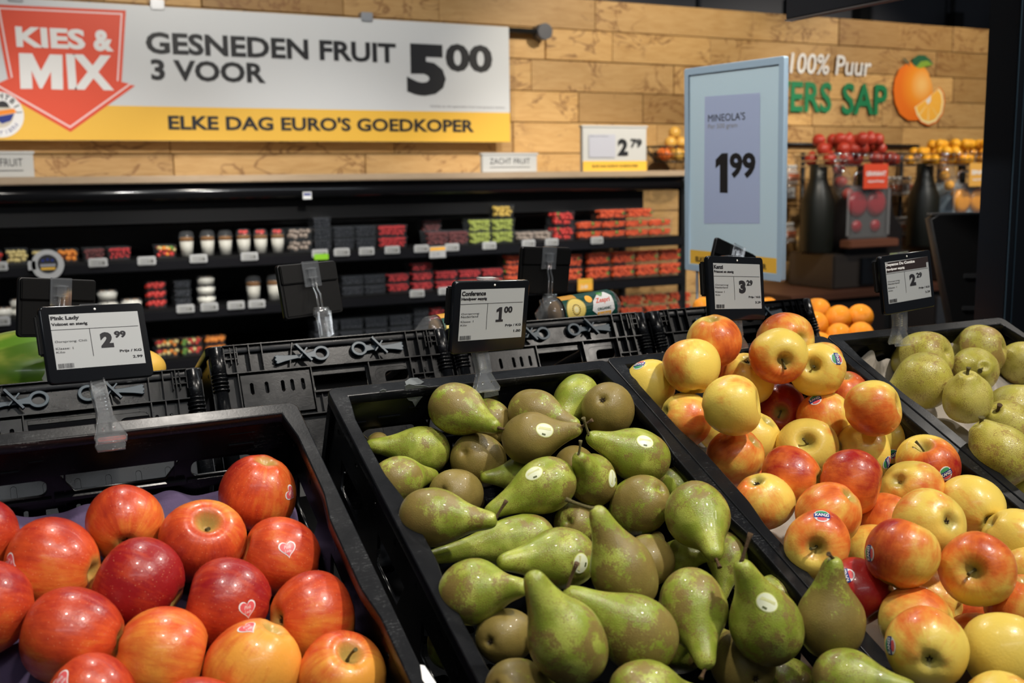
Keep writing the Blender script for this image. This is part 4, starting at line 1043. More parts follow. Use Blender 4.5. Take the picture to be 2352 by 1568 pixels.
for x in (.010,):
    cyl(bm, (x, -.003, .004), (x, -.060, .004), .0115, seg=16); cyl(bm, (x, -.062, .004), (x, -.20, .004), .0095, .0125, seg=16)
    for k in range(5): cyl(bm, (x, -.045-.006*k, .004), (x, -.047-.006*k, .004), .0125, seg=16)
HN = bpy.data.meshes.new('hinge_post'); bm.to_mesh(HN); bm.free(); HN.materials.append(CRATE)
def lever_mesh():
    ring = ell(0, 0, .0155, .0135, 26, 20, 340)
    out = ell(0, 0, .0155, .0135, 24, -155, 155)
    out = out + [(-.022, .0042), (-.034, .0034), (-.052, .0030), (-.072, .0052), (-.086, .0078), (-.0885, .0062), (-.086, .0035), (-.089, .0012), (-.089, -.0012), (-.086, -.0035), (-.0885, -.0062), (-.086, -.0078), (-.072, -.0052), (-.052, -.0030), (-.034, -.0034), (-.022, -.0042)]
    return plate(out, [ell(0, 0, .0115, .0098, 20)], .009, .0008, 'latch_lever')
LV = lever_mesh(); LV.materials.append(LEVER)
bm = bmesh.new(); box(bm, -.018, .018, -.0016, .0016, 0, .010, M=Matrix.Rotation(math.radians(-52), 4, 'Z')); box(bm, -.011, .011, -.001, .001, 0, .006, M=Matrix.Rotation(math.radians(48), 4, 'Z')); LX = bpy.data.meshes.new('latch_bar'); bm.to_mesh(LX); bm.free(); LX.materials.append(LEVER)
def crate_rear(label, X0, Y, Z, yaw=0):
    t, M = crate_front(label, V(X0, Y, Z), yaw, True, 'black folding crates in the rear row')
    # replace the near end wall (index: the one at -CL) by the detailed outer face
    for ch in list(t.children):
        if ch.name.startswith('end_wall') and abs(ch.matrix_local.translation.y+CL-.003) < .002: bpy.data.objects.remove(ch)
    F = MX((0, -CL+.002, 0))
    link('end_wall', RW, None, t, F); link('ribs', RB, None, t, F); link('lock_panel', lp, None, t, F @ T(0, 0, .006)); link('hinge_post', HN, None, t, F); link('hinge_post', HN, None, t, F @ T(CW-.020, 0, 0))
    link('latch_lever', LV, None, t, F @ T(.172, -.025, .007) @ Matrix.Rotation(.06, 4, 'Z') @ Matrix.Scale(.84, 4)); link('latch_lever', LV, None, t, F @ T(.236, -.023, .007) @ Matrix.Rotation(math.pi-.03, 4, 'Z') @ Matrix.Scale(.84, 4))
    link('latch_bar', LX, None, t, F @ T(.141, -.024, .012)); link('latch_bar', LX, None, t, F @ T(.267, -.023, .012))
    p = Print(); p.text('10404', mat('embossed', (.03, .032, .036), .35), .205, -.108, 0, width=.030, height=.008); link('embossed_number', p.mesh(), None, t, F @ T(0, 0, .0022))
    return t
crate_rear('rear crate behind the red apple price display', -.090, 1.60, 1.428, 0)
crate_rear('rear crate left of the green pear price display, grey latches in full view', .328, 1.65, 1.449)
crate_rear('rear crate behind the green pear price display, under the kiwi bag', .732, 1.65, 1.449)
crate_rear('rear crate behind the yellow apple heap', 1.138, 1.65, 1.449)

# sloped display stand carrying both crate rows
st = thing('display_stand', 'black sloped fruit display stand under the crates', 'stand')
def sboard(name, M, x0, x1, y0, y1, z0, z1):
    b = bmesh.new(); box(b, x0, x1, y0, y1, z0, z1); link(name, b, MATB, st, M)
sboard('sloped_board', frame(P0), -.9, 1.35, -.70, -.02, -CH-.040, -CH-.018)
sboard('sloped_board', frame(V(0, 1.65, 1.451), True), -.60, 1.60, .02, .70, -CH-.045, -CH-.020)
bm = bmesh.new(); box(bm, -.5, 1.60, .85, 2.0, .02, .85); link('base_cabinet', bm, MATB, st)
bm = bmesh.new(); box(bm, -.48, 1.72, 1.36, 1.44, .85, 1.17); link('centre_beam', bm, MATB, st)

# ------------------------------------------------------------------ moulded paper trays
def tray(name, label, M, x0, x1, y0, y1, zb, colr, amp=.006, pitch=.082, lip=.03, seed=0):
    nx, ny = 90, 130; rr_ = random.Random(seed); vs = []; fs = []
    for j in range(ny+1):
        for i in range(nx+1):
            x = x0+(x1-x0)*i/nx; y = y0+(y1-y0)*j/ny
            z = zb + amp*(math.sin(2*math.pi*x/pitch)*math.sin(2*math.pi*y/pitch)) + .0015*math.sin(37*x+51*y)
            e = min(x-x0, x1-x, y1-y); w = max(0, 1-e/.022)
            wavy = lip*(.75+.35*math.sin(x*61+seed)*math.sin(y*43+1)+.15*math.sin(x*140+y*170))
            z += w*w*wavy
            vs.append((x, y, z))
    for j in range(ny):
        for i in range(nx):
            a = j*(nx+1)+i; fs.append((a, a+1, a+nx+2, a+nx+1))
    me = bpy.data.meshes.new(name); me.from_pydata(vs, [], fs); me.materials.append(colr)
    o = link(name, me, None, None, M, smooth=True); sm_ = o.modifiers.new('thickness', 'SOLIDIFY'); sm_.thickness = .0015
    tag(o, label, 'tray'); return o
PURP = mat('purple_tray', (.105, .075, .155), .9, bump=(220, .6, .0012)); BEIG = mat('beige_tray', (.42, .38, .33), .9, bump=(220, .5, .001))
tray('fruit_tray', 'purple moulded paper tray under the red apples', ML, .010, CW-.010, -CL+.02, -.012, -.111, PURP, .008, .09, .010, 1)
tray('fruit_tray', 'beige moulded paper tray under the yellow and red apples', MK, .010, CW-.010, -CL+.02, -.012, -.115, BEIG, .008, .085, .02, 2)
tray('fruit_tray', 'beige moulded paper tray under the squat pears', MC, .012, CW-.012, -CL+.02, -.020, -.066, BEIG, .008, .10, .040, 3)

# ------------------------------------------------------------------ fruit
def apple_mesh(seed, tall=.9, ang=3):
    r_ = random.Random(seed); nu, nv = 44, 30; vs = []; fs = []
    ph5 = r_.uniform(0, 6); ex = r_.uniform(.96, 1.04); a1 = r_.uniform(0, 6); sk = r_.uniform(-.05, .05); con = r_.uniform(.03, .12)
    for j in range(nv+1):
        t_ = j/nv; f = math.pi*(t_-.055*math.sin(4*math.pi*t_)/ (1))
        for i in range(nu):
            th = 2*math.pi*i/nu
            s, c = math.sin(f), math.cos(f)
            rho = s*(1+con*c)*(1+.022*math.cos(5*th+ph5)*(.5-.5*c)+.022*math.cos(2*th+a1)+.012*math.cos(3*th+a1*2))
            z = tall*c*(abs(c)**-.08 if abs(c) > 1e-3 else 1)
            z = tall*(c*(1.06-.06*c*c))
            if c > 0: z -= .40*math.exp(-(rho/.25)**2)+.05*math.exp(-(rho/.55)**2)
            else: z += .26*math.exp(-(rho/.20)**2)-.012*math.cos(5*th+ph5)*math.exp(-((rho-.38)/.16)**2)
            vs.append((rho*math.cos(th)*ex+sk*z, rho*math.sin(th)/ex, z+sk*rho*math.cos(th+a1)))
    for j in range(nv):
        for i in range(nu):
            a = j*nu+i; b = j*nu+(i+1) % nu; fs.append((a, a+nu, b+nu, b))
    me = bpy.data.meshes.new('apple'); me.from_pydata(vs, [], fs); me.update(); me.shade_smooth(); return me
PKZ = [(-.93, 0), (-.935, .07), (-1.0, .17), (-1.02, .30), (-.95, .50), (-.75, .74), (-.45, .91), (-.1, .99), (.2, 1.0), (.5, .94), (.8, .80), (1.1, .62), (1.4, .475), (1.7, .375), (1.95, .31), (2.12, .245), (2.22, .15), (2.25, .0)]
CKZ = [(-.80, 0), (-.80, .08), (-.90, .2), (-.93, .36), (-.86, .60), (-.66, .82), (-.36, .96), (-.05, 1.0), (.25, .965), (.5, .86), (.72, .70), (.9, .55), (1.06, .43), (1.18, .32), (1.22, .2), (1.18, .09), (1.14, 0)]
def catmull(P, n):
    out = []
    m = len(P)-1
    for k in range(n+1):
        u = k/n*m; i = min(int(u), m-1); f = u-i
        p0, p1, p2, p3 = P[max(i-1, 0)], P[i], P[i+1], P[min(i+2, m)]
        out.append(tuple(.5*((2*p1[q])+(-p0[q]+p2[q])*f+(2*p0[q]-5*p1[q]+4*p2[q]-p3[q])*f*f+(-p0[q]+3*p1[q]-3*p2[q]+p3[q])*f**3) for q in (0, 1)))
    return out
def pear_mesh(seed, K, neck=1.0, bend=0.0, lump=.03):
    r_ = random.Random(seed); nu, nv = 36, 54; vs = []; fs = []
    prof = catmull(K, nv); a = [r_.uniform(0, 6) for _ in range(5)]
    for j, (z, r) in enumerate(prof):
        if z > .3: z = .3+(z-.3)*neck
        for i in range(nu):
            th = 2*math.pi*i/nu
            q = max(r, 0)*(1+lump*math.cos(2*th+a[0]+z)+lump*.7*math.cos(3*th+a[1]-z*1.3)+lump*.5*math.sin(2.3*z+a[2]))
            x, y = q*math.cos(th), q*math.sin(th)
            zz_ = z
            if z < -.8 and K is PKZ: zz_ += .005*math.cos(5*th)*(r > .1)
            b = bend*max(0, z-.1)**2; sl_ = 2*bend*max(0, z-.1)
            vs.append((x+b, y, zz_-x*sl_*.6))
    for j in range(nv):
        for i in range(nu):
            p_ = j*nu+i; q = j*nu+(i+1) % nu; fs.append((p_, q, q+nu, p_+nu))
    me = bpy.data.meshes.new('pear'); me.from_pydata(vs, [], fs); me.update(); me.shade_smooth()
    zt = .3+(K[-1][0]-.3)*neck
    return me, (bend*(zt-.1)**2, 0, zt), 2*bend*(zt-.1)
def viewbasis(px, py):
    e3 = Vector(-ray(px, py)).normalized(); a = Vector(RT); e1 = (a-e3*a.dot(e3)).normalized(); e2 = e3.cross(e1); return e1, e2, e3
def stem_obj(parent, base, direction, L, r, m, seed, name='stem', curve=.25):
    r_ = random.Random(seed); d = Vector(direction).normalized(); s = d.orthogonal().normalized(); s.rotate(Matrix.Rotation(r_.uniform(0, 6), 3, d)); pts = []
    for k in range(7): t_ = k/6; pts.append(Vector(base)+d*L*t_+s*L*curve*t_*t_)
    b = bmesh.new(); tube(b, pts, [r*1.5, r*1.05, r*.9, r*.85, r*.9, r*1.1, r*1.45], 8); return link(name, b, m, parent)
def calyx_obj(parent, z, s=1.0):
    b = bmesh.new()
    for k in range(6):
        a = k*math.pi/3+.3; c_, s_ = math.cos(a), math.sin(a)
        v = [b.verts.new(q) for q in ((.03*c_-.03*s_, .03*s_+.03*c_, z+.01), (.03*c_+.03*s_, .03*s_-.03*c_, z+.01), (.13*c_*s, .13*s_*s, z-.06), (.09*c_*s, .09*s_*s, z+.015))]
        b.faces.new((v[0], v[1], v[2])); b.faces.new((v[0], v[2], v[3])); b.faces.new((v[1], v[3], v[2]))
    for k in range(7): a = k*.9; tube(b, [(.03*math.cos(a), .03*math.sin(a), z+.02), (.045*math.cos(a), .045*math.sin(a), z-.07)], .008, 4)
    return link('calyx', b, CALYX, parent)

def relax(F, it=120):
    """keep every fruit on its sight line, slide it in depth until the heap only touches"""
    n = len(F); z = np.array([f['z0'] for f in F]); R = [np.array(ray(f['x'], f['y'])) for f in F]
    B = [viewbasis(f['x'], f['y']) for f in F]
    off = [[(np.array(e1)*a+np.array(e2)*b+np.array(e3)*c, q) for a, b, c, q in f['sph']] for f, (e1, e2, e3) in zip(F, B)]
    for k in range(it):
        dz = np.zeros(n)
        rad = [F[i]['r']*z[i]/FPX for i in range(n)]
        S = [[(CAM+R[i]*z[i]+o*rad[i], q*rad[i]) for o, q in off[i]] for i in range(n)]
        for i in range(n):
            for j in range(i+1, n):
                if math.hypot(F[i]['x']-F[j]['x'], F[i]['y']-F[j]['y']) > 3.4*(F[i]['r']+F[j]['r']): continue
                pen = 0; 
                for a, ra in S[i]:
                    for b, rb in S[j]:
                        d_ = np.linalg.norm(a-b); p_ = ra+rb-d_-.0008
                        if p_ > pen: pen = p_; best = (a, b)
                if pen > 0:
                    dd = (best[0]-best[1]) @ FW
                    prio = F[i].get('lv', 0)-F[j].get('lv', 0)
                    s = prio if prio else (-1 if dd < 0 else 1)*-1
                    # s>0: i nearer
                    dz[i] -= math.copysign(pen*.38, s); dz[j] += math.copysign(pen*.38, s)
        z += np.clip(dz, -.008, .008)
        z += (np.array([f['z0'] for f in F])-z)*.015
        for i, f in enumerate(F): z[i] = min(max(z[i], f['z0']-.16), f['zmax'])
    return z
def plane_z(x, y, h, M):
    r = Vector(ray(x, y)); n = M.to_3x3() @ Vector((0, 0, 1)); c = M.translation+n*h; return (c-Vector(CAM)).dot(n)/r.dot(n)
def backwall_z(x, y, M, gap):
    r = Vector(ray(x, y)); n = M.to_3x3() @ Vector((0, 1, 0)); c = M.translation-n*gap; d_ = r.dot(n); return (c-Vector(CAM)).dot(n)/d_ if d_ > 1e-3 else 9
BVH = []
def bvh_of(o):
    me = o.data; M = o.matrix_world; return BVHTree.FromPolygons([M @ v.co for v in me.vertices], [tuple(p.vertices) for p in me.polygons])
def local_matrix_world(o):
    M = o.matrix_basis.copy(); 
    while o.parent: o = o.parent; M = o.matrix_basis @ M
    return M
def sticker_on(body, root, px, py, draw, rot=0.0, up=None):
    """project a printed sticker drawn in metres onto the fruit surface under pixel px,py"""
    M = local_matrix_world(body); tr = BVHTree.FromPolygons([M @ v.co for v in body.data.vertices], [tuple(p.vertices) for p in body.data.polygons])
    org = Vector(CAM); d = Vector(ray(px, py)).normalized(); loc, nor, _, _ = tr.ray_cast(org, d)
    if loc is None:
        loc, nor, _, _ = tr.find_nearest(org+d*((M.translation-org).length))
    if nor.dot(d) > 0: nor = -nor
    e1, e2, e3 = viewbasis(px, py); r_ = (e1-nor*e1.dot(nor)).normalized(); u_ = nor.cross(r_)
    c, s = math.cos(rot), math.sin(rot); r2_, u2_ = r_*c+u_*s, u_*c-r_*s
    def mp_(q):
        P = loc+r2_*float(q[0])+u2_*float(q[1]); h, n_, _, _ = tr.ray_cast(P+nor*.02, -nor, .06)
        if h is None: h, n_, _, _ = tr.find_nearest(P); 
        if n_.dot(nor) < 0: n_ = -n_
        return (Mi @ (h+n_*(.00035+float(q[2]))))[:]
    Mi = M_root_inv(root)
    pr_ = Print(); draw(pr_, mp_); o = link('sticker', pr_.mesh(), None, root); o.data.shade_smooth(); return o
def M_root_inv(root): return root.matrix_basis.inverted()
def fan(pts, rings=4):
    """dense polygon (so it follows curvature)"""
    c = np.mean(pts, 0); v = [(c[0], c[1], 0)]; f = []; n = len(pts)
    for k in range(1, rings+1): v += [(c[0]+(x-c[0])*k/rings, c[1]+(y-c[1])*k/rings, 0) for x, y in pts]
    for i in range(n): f.append((0, 1+i, 1+(i+1) % n))
    for k in range(rings-1):
        for i in range(n): a = 1+k*n+i; b = 1+k*n+(i+1) % n; f.append((a, a+n, b+n, b))
    return np.array(v, float), f
def dens(pts, st):
    out = []
    for (x, y), (u, v) in zip(pts, list(pts[1:])+[pts[0]]):
        k = max(1, int(math.hypot(u-x, v-y)/st)); out += [(x+(u-x)*i/k, y+(v-y)*i/k) for i in range(k)]
    return out
def heart(s, n=28):
    out = []
    for i in range(n):
        a = 2*math.pi*i/n; out.append((s*.060*16*math.sin(a)**3, s*.065*(13*math.cos(a)-5*math.cos(2*a)-2*math.cos(3*a)-math.cos(4*a)+1.5)))
    return out
PKR = mat('sticker_pink_red', (.72, .11, .12), .35)
def st_heart(p, mp):
    p.add(fan(heart(.0095)), WHT, map=mp); p.add(fan(heart(.0081)), PKR, 0, 0, .0002, map=mp)
    p.text('Pink', WHT, 0, .0005, .0004, 'c', mp, width=.0075, height=.0036, shear=.3); p.text('Lady', WHT, 0, -.0042, .0004, 'c', mp, width=.0075, height=.0036, shear=.3)
def st_kanzi(p, mp0):
    mp = lambda q: mp0((q[0]*.76, q[1]*.76, q[2]))
    p.add(fan(ell(0, 0, .0115, .0125, 28)), WHT, map=mp)
    p.add(fan(ell(0, .0055, .0085, .0048, 20)), mat('sticker_green', (.05, .30, .12), .4), 0, 0, .00015, map=mp)
    p.add(fan(ell(0, -.0070, .0070, .0035, 20)), PKR, 0, 0, .00015, map=mp)
    p.add(fan(dens(rect(-.0112, .0112, -.0048, .0042), .002), 5), NAV, 0, 0, .0004, map=mp)
    p.text('KANZi', WHT, 0, -.0030, .0008, 'c', mp, width=.0185, height=.0056, bold=.03)
def st_pear(p, mp0):
    mp = lambda q: mp0((q[0]*.85, q[1]*.85, q[2]))
    p.add(fan(ell(0, 0, .0125, .0105, 28)), mat('sticker_lime', (.62, .66, .22), .35), map=mp)
    p.add(fan(ell(0, 0, .0115, .0095, 28)), mat('sticker_pale', (.72, .76, .55), .35), 0, 0, .0002, map=mp)
    p.add(fan(rect(-.0026, .0026, -.0078, -.0054), 2), mat('sticker_box', (.10, .12, .04), .5), 0, 0, .0004, map=mp)
    p.add(fan([(-.009, -.001), (.009, .001), (.0085, .0045), (-.008, .003)], 2), mat('sticker_leaf', (.60, .62, .30), .5), 0, 0, .0004, map=mp)

apple_protos = [apple_mesh(s, t_) for s, t_ in ((1, .99), (2, .94), (3, 1.02), (4, .97), (5, 1.0), (6, .95))]
APM = {}
def build_apple(f, z, skin, group, label, seed):
    r_ = random.Random(seed); x, y, rp = f['x'], f['y'], f['r']; c = CAM+ray(x, y)*z; R = rp*z/FPX
    e1, e2, e3 = viewbasis(x, y); ax = f['ax']; A = (e1*ax[0]+e2*ax[1]+e3*ax[2]).normalized()
    end = f['end']
    zl = A if end != 'c' else -A
    sd = f.get('sd', (0, 1, 0)); S = e1*sd[0]+e2*sd[1]+e3*sd[2]; S = S-zl*S.dot(zl)
    if S.length < 1e-3: S = zl.orthogonal()
    S.normalize(); Y_ = zl.cross(S)
    M = Matrix([[S[k]*R, Y_[k]*R, zl[k]*R, c[k]] for k in range(3)]+[[0, 0, 0, 1]])
    pi_ = seed % len(apple_protos); key = (pi_, skin.name)
    if key not in APM: me = apple_protos[pi_].copy(); me.materials.append(skin); APM[key] = me
    # the apple body: an Empty only where it carries parts of its own
    t_ = body = tag(link('apple', APM[key], None, None, M), label, 'apple', group); body['blush'] = float(f['bl'])-.06; body['side'] = float(f.get('side', .15))
    if end == 's': stem_obj(t_, (0, 0, .50), (r_.uniform(-.25, .25), r_.uniform(-.25, .25), 1), r_.uniform(.40, .55), .035, STEMG, seed)
    if end == 'c': calyx_obj(t_, -.715, 1.25)
    if f.get('st'): sticker_on(body, t_, f['st'][0], f['st'][1], f['stf'], f['st'][2] if len(f['st']) > 2 else 0)
    return t_

SPHA = [(0, 0, 0, .93)]
def AP(x, y, r, ax, end, bl, label, h=0, side=.15, sd=(0, 1, .3), st=None, lv=0):
    if end == '' and ax[2] < -.7:
        a_ = math.radians((x*37+y*11) % 360); ax = (math.sin(a_), math.cos(a_), -.42)
    r *= 1.035; side *= 1.6
    return dict(x=x, y=y, r=r, ax=ax, end=end, bl=bl, label=label, h=h, side=side, sd=sd, st=st, lv=lv, sph=SPHA)
LA = [
 AP(593, 1132, 85, (-.5, -.2, -.85), '', .72, 'pinkish red apple in the back right corner with a heart sticker on its right', -.06, st=(668, 1133, 1.3)),
 AP(288, 1206, 87, (.08, -.55, .83), 'c', .34, 'orange-yellow apple at the back with its dark blossom end facing down front', -.06, .3, (-.3, .8, .3)),
 AP(465, 1247, 93, (.1, .58, .81), 's', .62, 'red apple with its stem hollow facing up, middle of the back row', -.06, .2, (-.3, -.6, .5)),
 AP(643, 1278, 91, (-.93, .25, .15), '', .60, 'red apple with a heart sticker at its centre near the right crate wall', -.06, .1, st=(661, 1261, .25)),
 AP(122, 1300, 103, (.86, -.12, .45), 'c', .52, 'orange-red apple at left with its hollow turned right', -.06, .2, st=(23, 1292, 1.2)),
 AP(319, 1342, 102, (-.86, .42, -.2), '', 1.0, 'dark red speckled apple in the middle of the tray', -.06, .05),
 AP(522, 1385, 98, (-.93, .15, .05), '', .86, 'deep red apple with a tilted heart sticker low on its front', -.06, .1, st=(569, 1399, .2)),
 AP(716, 1421, 99, (-.86, -.05, .5), 'c', .50, 'bright orange-red apple at the right end with hollow turned left', -.06, .2),
 AP(167, 1460, 108, (.96, -.1, .22), 'c', .66, 'large red apple at lower left with hollow at its right edge', -.06, .15),
 AP(375, 1500, 105, (.95, -.12, .05), '', .36, 'large orange-gold apple at the bottom centre, no sticker', -.06, .15, (.2, .9, .3)),
 AP(582, 1530, 106, (0, -.4, -.9), '', .26, 'pale orange apple at the bottom with sticker on its top', -.06, .15, st=(570, 1441, .6)),
 AP(785, 1552, 98, (.2, .62, .72), 's', .40, 'orange and yellow apple with its stem hollow up, bottom right corner', -.06, .2),
 AP(-34, 1395, 103, (-.7, 0, .3), '', .72, 'red apple cut off by the left picture edge, lower one', -.06),
 AP(-46, 1238, 85, (-.7, 0, .3), '', .72, 'red apple cut off by the left picture edge, upper one', -.06),
 AP(213, 1602, 94, (.1, .2, -.9), '', .66, 'red apple cut off by the bottom edge at lower left', -.06, st=(142, 1562, .8)),
 AP(452, 1655, 98, (.1, .2, -.9), '', .66, 'red apple barely rising over the bottom edge', -.06),
]
KA = [
 AP(1495, 884, 57, (.2, .3, -.9), '', .12, 'yellow apple with a sticker on top in the back left corner', -.05, .15, (1, 0, 0), (1468, 837, 2.8)),
 AP(1640, 783, 61, (-.2, .2, -.9), '', .42, 'orange apple topmost at the back left, in front of the price display', .02, .2, (.5, -.6, .3)),
 AP(1589, 841, 64, (-.15, .9, -.25), '', .10, 'large yellow apple with a flat top, left of the heap', .03, .25, (-1, .3, .3), lv=1),
 AP(1713, 868, 60, (.1, .78, .6), 'c', .12, 'yellow apple with red left flank and open blossom end on top', .0, .35, (-1, .2, .1)),
 AP(1787, 816, 63, (.22, -.22, .93), 's', .42, 'red and yellow apple facing the camera with its stem, back centre', .04, .3, (-.2, -.9, .3), lv=2),
 AP(1805, 778, 62, (.58, 0, .8), 'c', .42, 'orange apple at the very back with blossom end turned right', .0, .1),
 AP(1878, 851, 61, (-.22, .2, .93), 's', .02, 'green-yellow apple with stem and a sticker on its upper right', .02, .2, (1, -.3, 0), (1923, 823, 1.9), 1),
 AP(1575, 963, 61, (-.3, .3, -.9), '', .15, 'yellow and orange apple against the left crate wall', -.02, .3, (1, -.3, .3)),
 AP(1681, 931, 67, (.88, .1, .12), '', .05, 'large plain yellow apple in the upper left of the heap', .05, .15, (.2, .9, .2), lv=2),
 AP(1795, 938, 56, (-.05, -.2, .97), 's', 1.0, 'dark red apple with a stem between yellow ones', -.05, .1),
 AP(1893, 962, 59, (.2, .2, -.9), '', .36, 'orange apple with a round sticker on its top left', .0, .25, (-.9, .2, .2), (1872, 917, .35)),
 AP(2006, 937, 64, (.92, .1, .2), '', .32, 'half yellow half orange apple perched at the right rim', .05, .35, (-.3, -.7, .5), lv=2),
 AP(1942, 908, 56, (.0, .8, .5), 'c', .78, 'red apple half hidden behind the one at the right rim', -.03, .1),
 AP(1731, 1005, 60, (-.3, -.3, -.9), '', .03, 'yellow apple half hidden under the plain yellow one', -.05, .1),
 AP(1855, 1027, 66, (0, .22, .97), 's', .06, 'yellow apple with its stem facing straight at the camera', -.03, .15, (.9, -.4, 0)),
 AP(1981, 1036, 63, (-.3, .4, -.8), '', .05, 'smooth yellow apple with a sticker at its right edge', -.03, .1, st=(2039, 1062, 1.7)),
 AP(2047, 1004, 59, (.3, .2, -.9), '', .30, 'orange-yellow apple low at the right wall with a sticker below', -.06, .3, (0, -1, .2), (2052, 1044, .6)),
 AP(1689, 1049, 66, (-.1, -.5, -.8), '', .55, 'orange-red apple by the left wall, middle of the crate', -.03, .1),
 AP(1819, 1096, 67, (.88, -.1, .35), 'c', .40, 'orange apple with hollow turned right beside the big red one', .0, .3, (-.6, .6, .3)),
 AP(1956, 1106, 73, (.93, -.2, .1), '', .82, 'large glossy red apple in the middle of the crate', .01, .1),
 AP(2131, 1069, 68, (-.12, .72, .6), 's', .36, 'red-yellow apple with the clearly readable sticker at right', .0, .45, (.4, -.8, .4), (2173, 1087, .35)),
 AP(1752, 1150, 67, (-.2, .75, .6), 'c', .34, 'orange apple by the left wall with blossom end up', -.02, .2, (-.7, 0, .5)),
 AP(2094, 1124, 67, (-.42, .3, .85), 'c', .26, 'orange and yellow apple with blossom end left, under the stickered one', -.01, .2, (.5, -.5, .2)),
 AP(1903, 1180, 74, (-.1, .2, -.95), '', .55, 'smooth orange-red apple left of centre', .01, .1),
 AP(2232, 1163, 69, (.5, -.5, .68), 'c', .06, 'yellow apple with brown blossom end at the right wall', .0, .2, (-.5, -.5, .5)),
 AP(2134, 1204, 79, (.62, .08, .76), 'c', .08, 'large yellow apple with open blossom end turned right', .05, .15, (-.3, .9, .2), lv=2),
 AP(2036, 1205, 70, (.1, .2, -.9), '', .5, 'orange-red apple behind the large yellow one', -.03, .1),
 AP(1877, 1250, 74, (-.05, -.12, .98), 's', .42, 'red and yellow apple with a deep stem hollow facing the camera, sticker on top', .02, .2, (.3, .9, 0), (1888, 1183, 0)),
 AP(2004, 1267, 63, (-.1, .3, -.9), '', .12, 'yellow-orange apple tucked between two red ones', -.04, .1),
 AP(2071, 1271, 81, (.4, .85, -.1), '', .54, 'orange-red apple with a yellow patch and a sticker at its left edge', .06, .3, (-.9, -.1, .3), (1996, 1270, 1.5), 3),
 AP(2210, 1217, 56, (.1, .3, -.9), '', .0, 'pale yellow apple peeking behind the large yellow one', -.05, .1),
 AP(2245, 1307, 82, (-.12, -.03, .98), 's', .48, 'red apple with pale stem hollow facing the camera, right side', .06, .2, (.2, .9, 0), lv=3),
 AP(2330, 1240, 70, (.3, .3, -.9), '', .02, 'golden yellow apple at the right edge of the picture', .0, .1),
 AP(2360, 1322, 66, (.3, .3, -.9), '', .10, 'golden apple cut off by the right edge beside the red stem-end apple', .0, .1),
 AP(1968, 1357, 74, (.5, -.75, .2), '', 1.05, 'very dark red apple beside the standing pear', .0, .1, st=(1942, 1322, 1.8)),
 AP(2103, 1428, 82, (.2, .2, -.9), '', .16, 'orange-yellow apple behind the front blossom-end apple', .02, .3, (.4, .6, .2)),
 AP(2136, 1383, 70, (.1, .2, -.9), '', .34, 'orange apple low behind the orange-red one with a sticker', -.04, .1),
 AP(2128, 1487, 89, (.06, -.38, .92), 'c', .12, 'large speckled yellow apple in front with its blossom end facing the camera', .06, .25, (-.2, .9, .1), (2043, 1482, 1.45), 3),
 AP(2307, 1502, 90, (.2, .1, -.95), '', .04, 'large pale yellow apple in the bottom right corner', .05, .2, (.2, -.8, .2), lv=2),
 AP(2353, 1397, 79, (.2, .2, -.9), '', .55, 'red apple cut off by the right edge above the pale yellow one', .04, .35, (-.3, .8, .2), lv=1),
 AP(2243, 1478, 70, (.0, .1, -.95), '', .42, 'orange apple wedged between the two front yellow ones', -.02, .1),
 AP(2300, 1628, 84, (.0, .1, -.95), '', .08, 'yellow apple just rising over the bottom edge', .06, .1, lv=3),
 AP(1885, 835, 48, (.0, .1, -.95), '', .3, 'small orange sliver of an apple behind the green-yellow one', -.04, .1),
 AP(1650, 985, 50, (.0, .1, -.95), '', .2, 'yellow apple sliver between the three yellow apples on the left', -.07, .1),
 AP(1740, 1120, 52, (.0, .1, -.95), '', .5, 'red apple showing between the two orange apples by the left wall', -.09, .1),
 AP(1925, 1010, 50, (.0, .1, -.95), '', .3, 'orange apple showing in the gap under the stickered orange one', -.08, .1),
 AP(2222, 1402, 64, (.0, .1, -.95), '', .8, 'dark red apple hidden in the gap below the stem-end red apple', -.05, .1),
]
for name_, LST, M_, skin, grp, stf in (('L', LA, ML, PINKM, 'red apples on the purple tray', st_heart), ('K', KA, MK, KANM, 'yellow and red apples in the third crate', st_kanzi)):
    for f in LST:
        f['stf'] = stf; f['z0'] = plane_z(f['x'], f['y'], f['h'], M_)
        rw = f['r']*f['z0']/FPX; f['zmax'] = min(f['z0']+.10, backwall_z(f['x'], f['y'], M_, rw+.01)); f['z0'] = min(f['z0'], f['zmax'])
    zs = relax(LST)
    for i, (f, z) in enumerate(zip(LST, zs)): build_apple(f, z, skin, grp, f['label'], i+(0 if name_ == 'L' else 100))

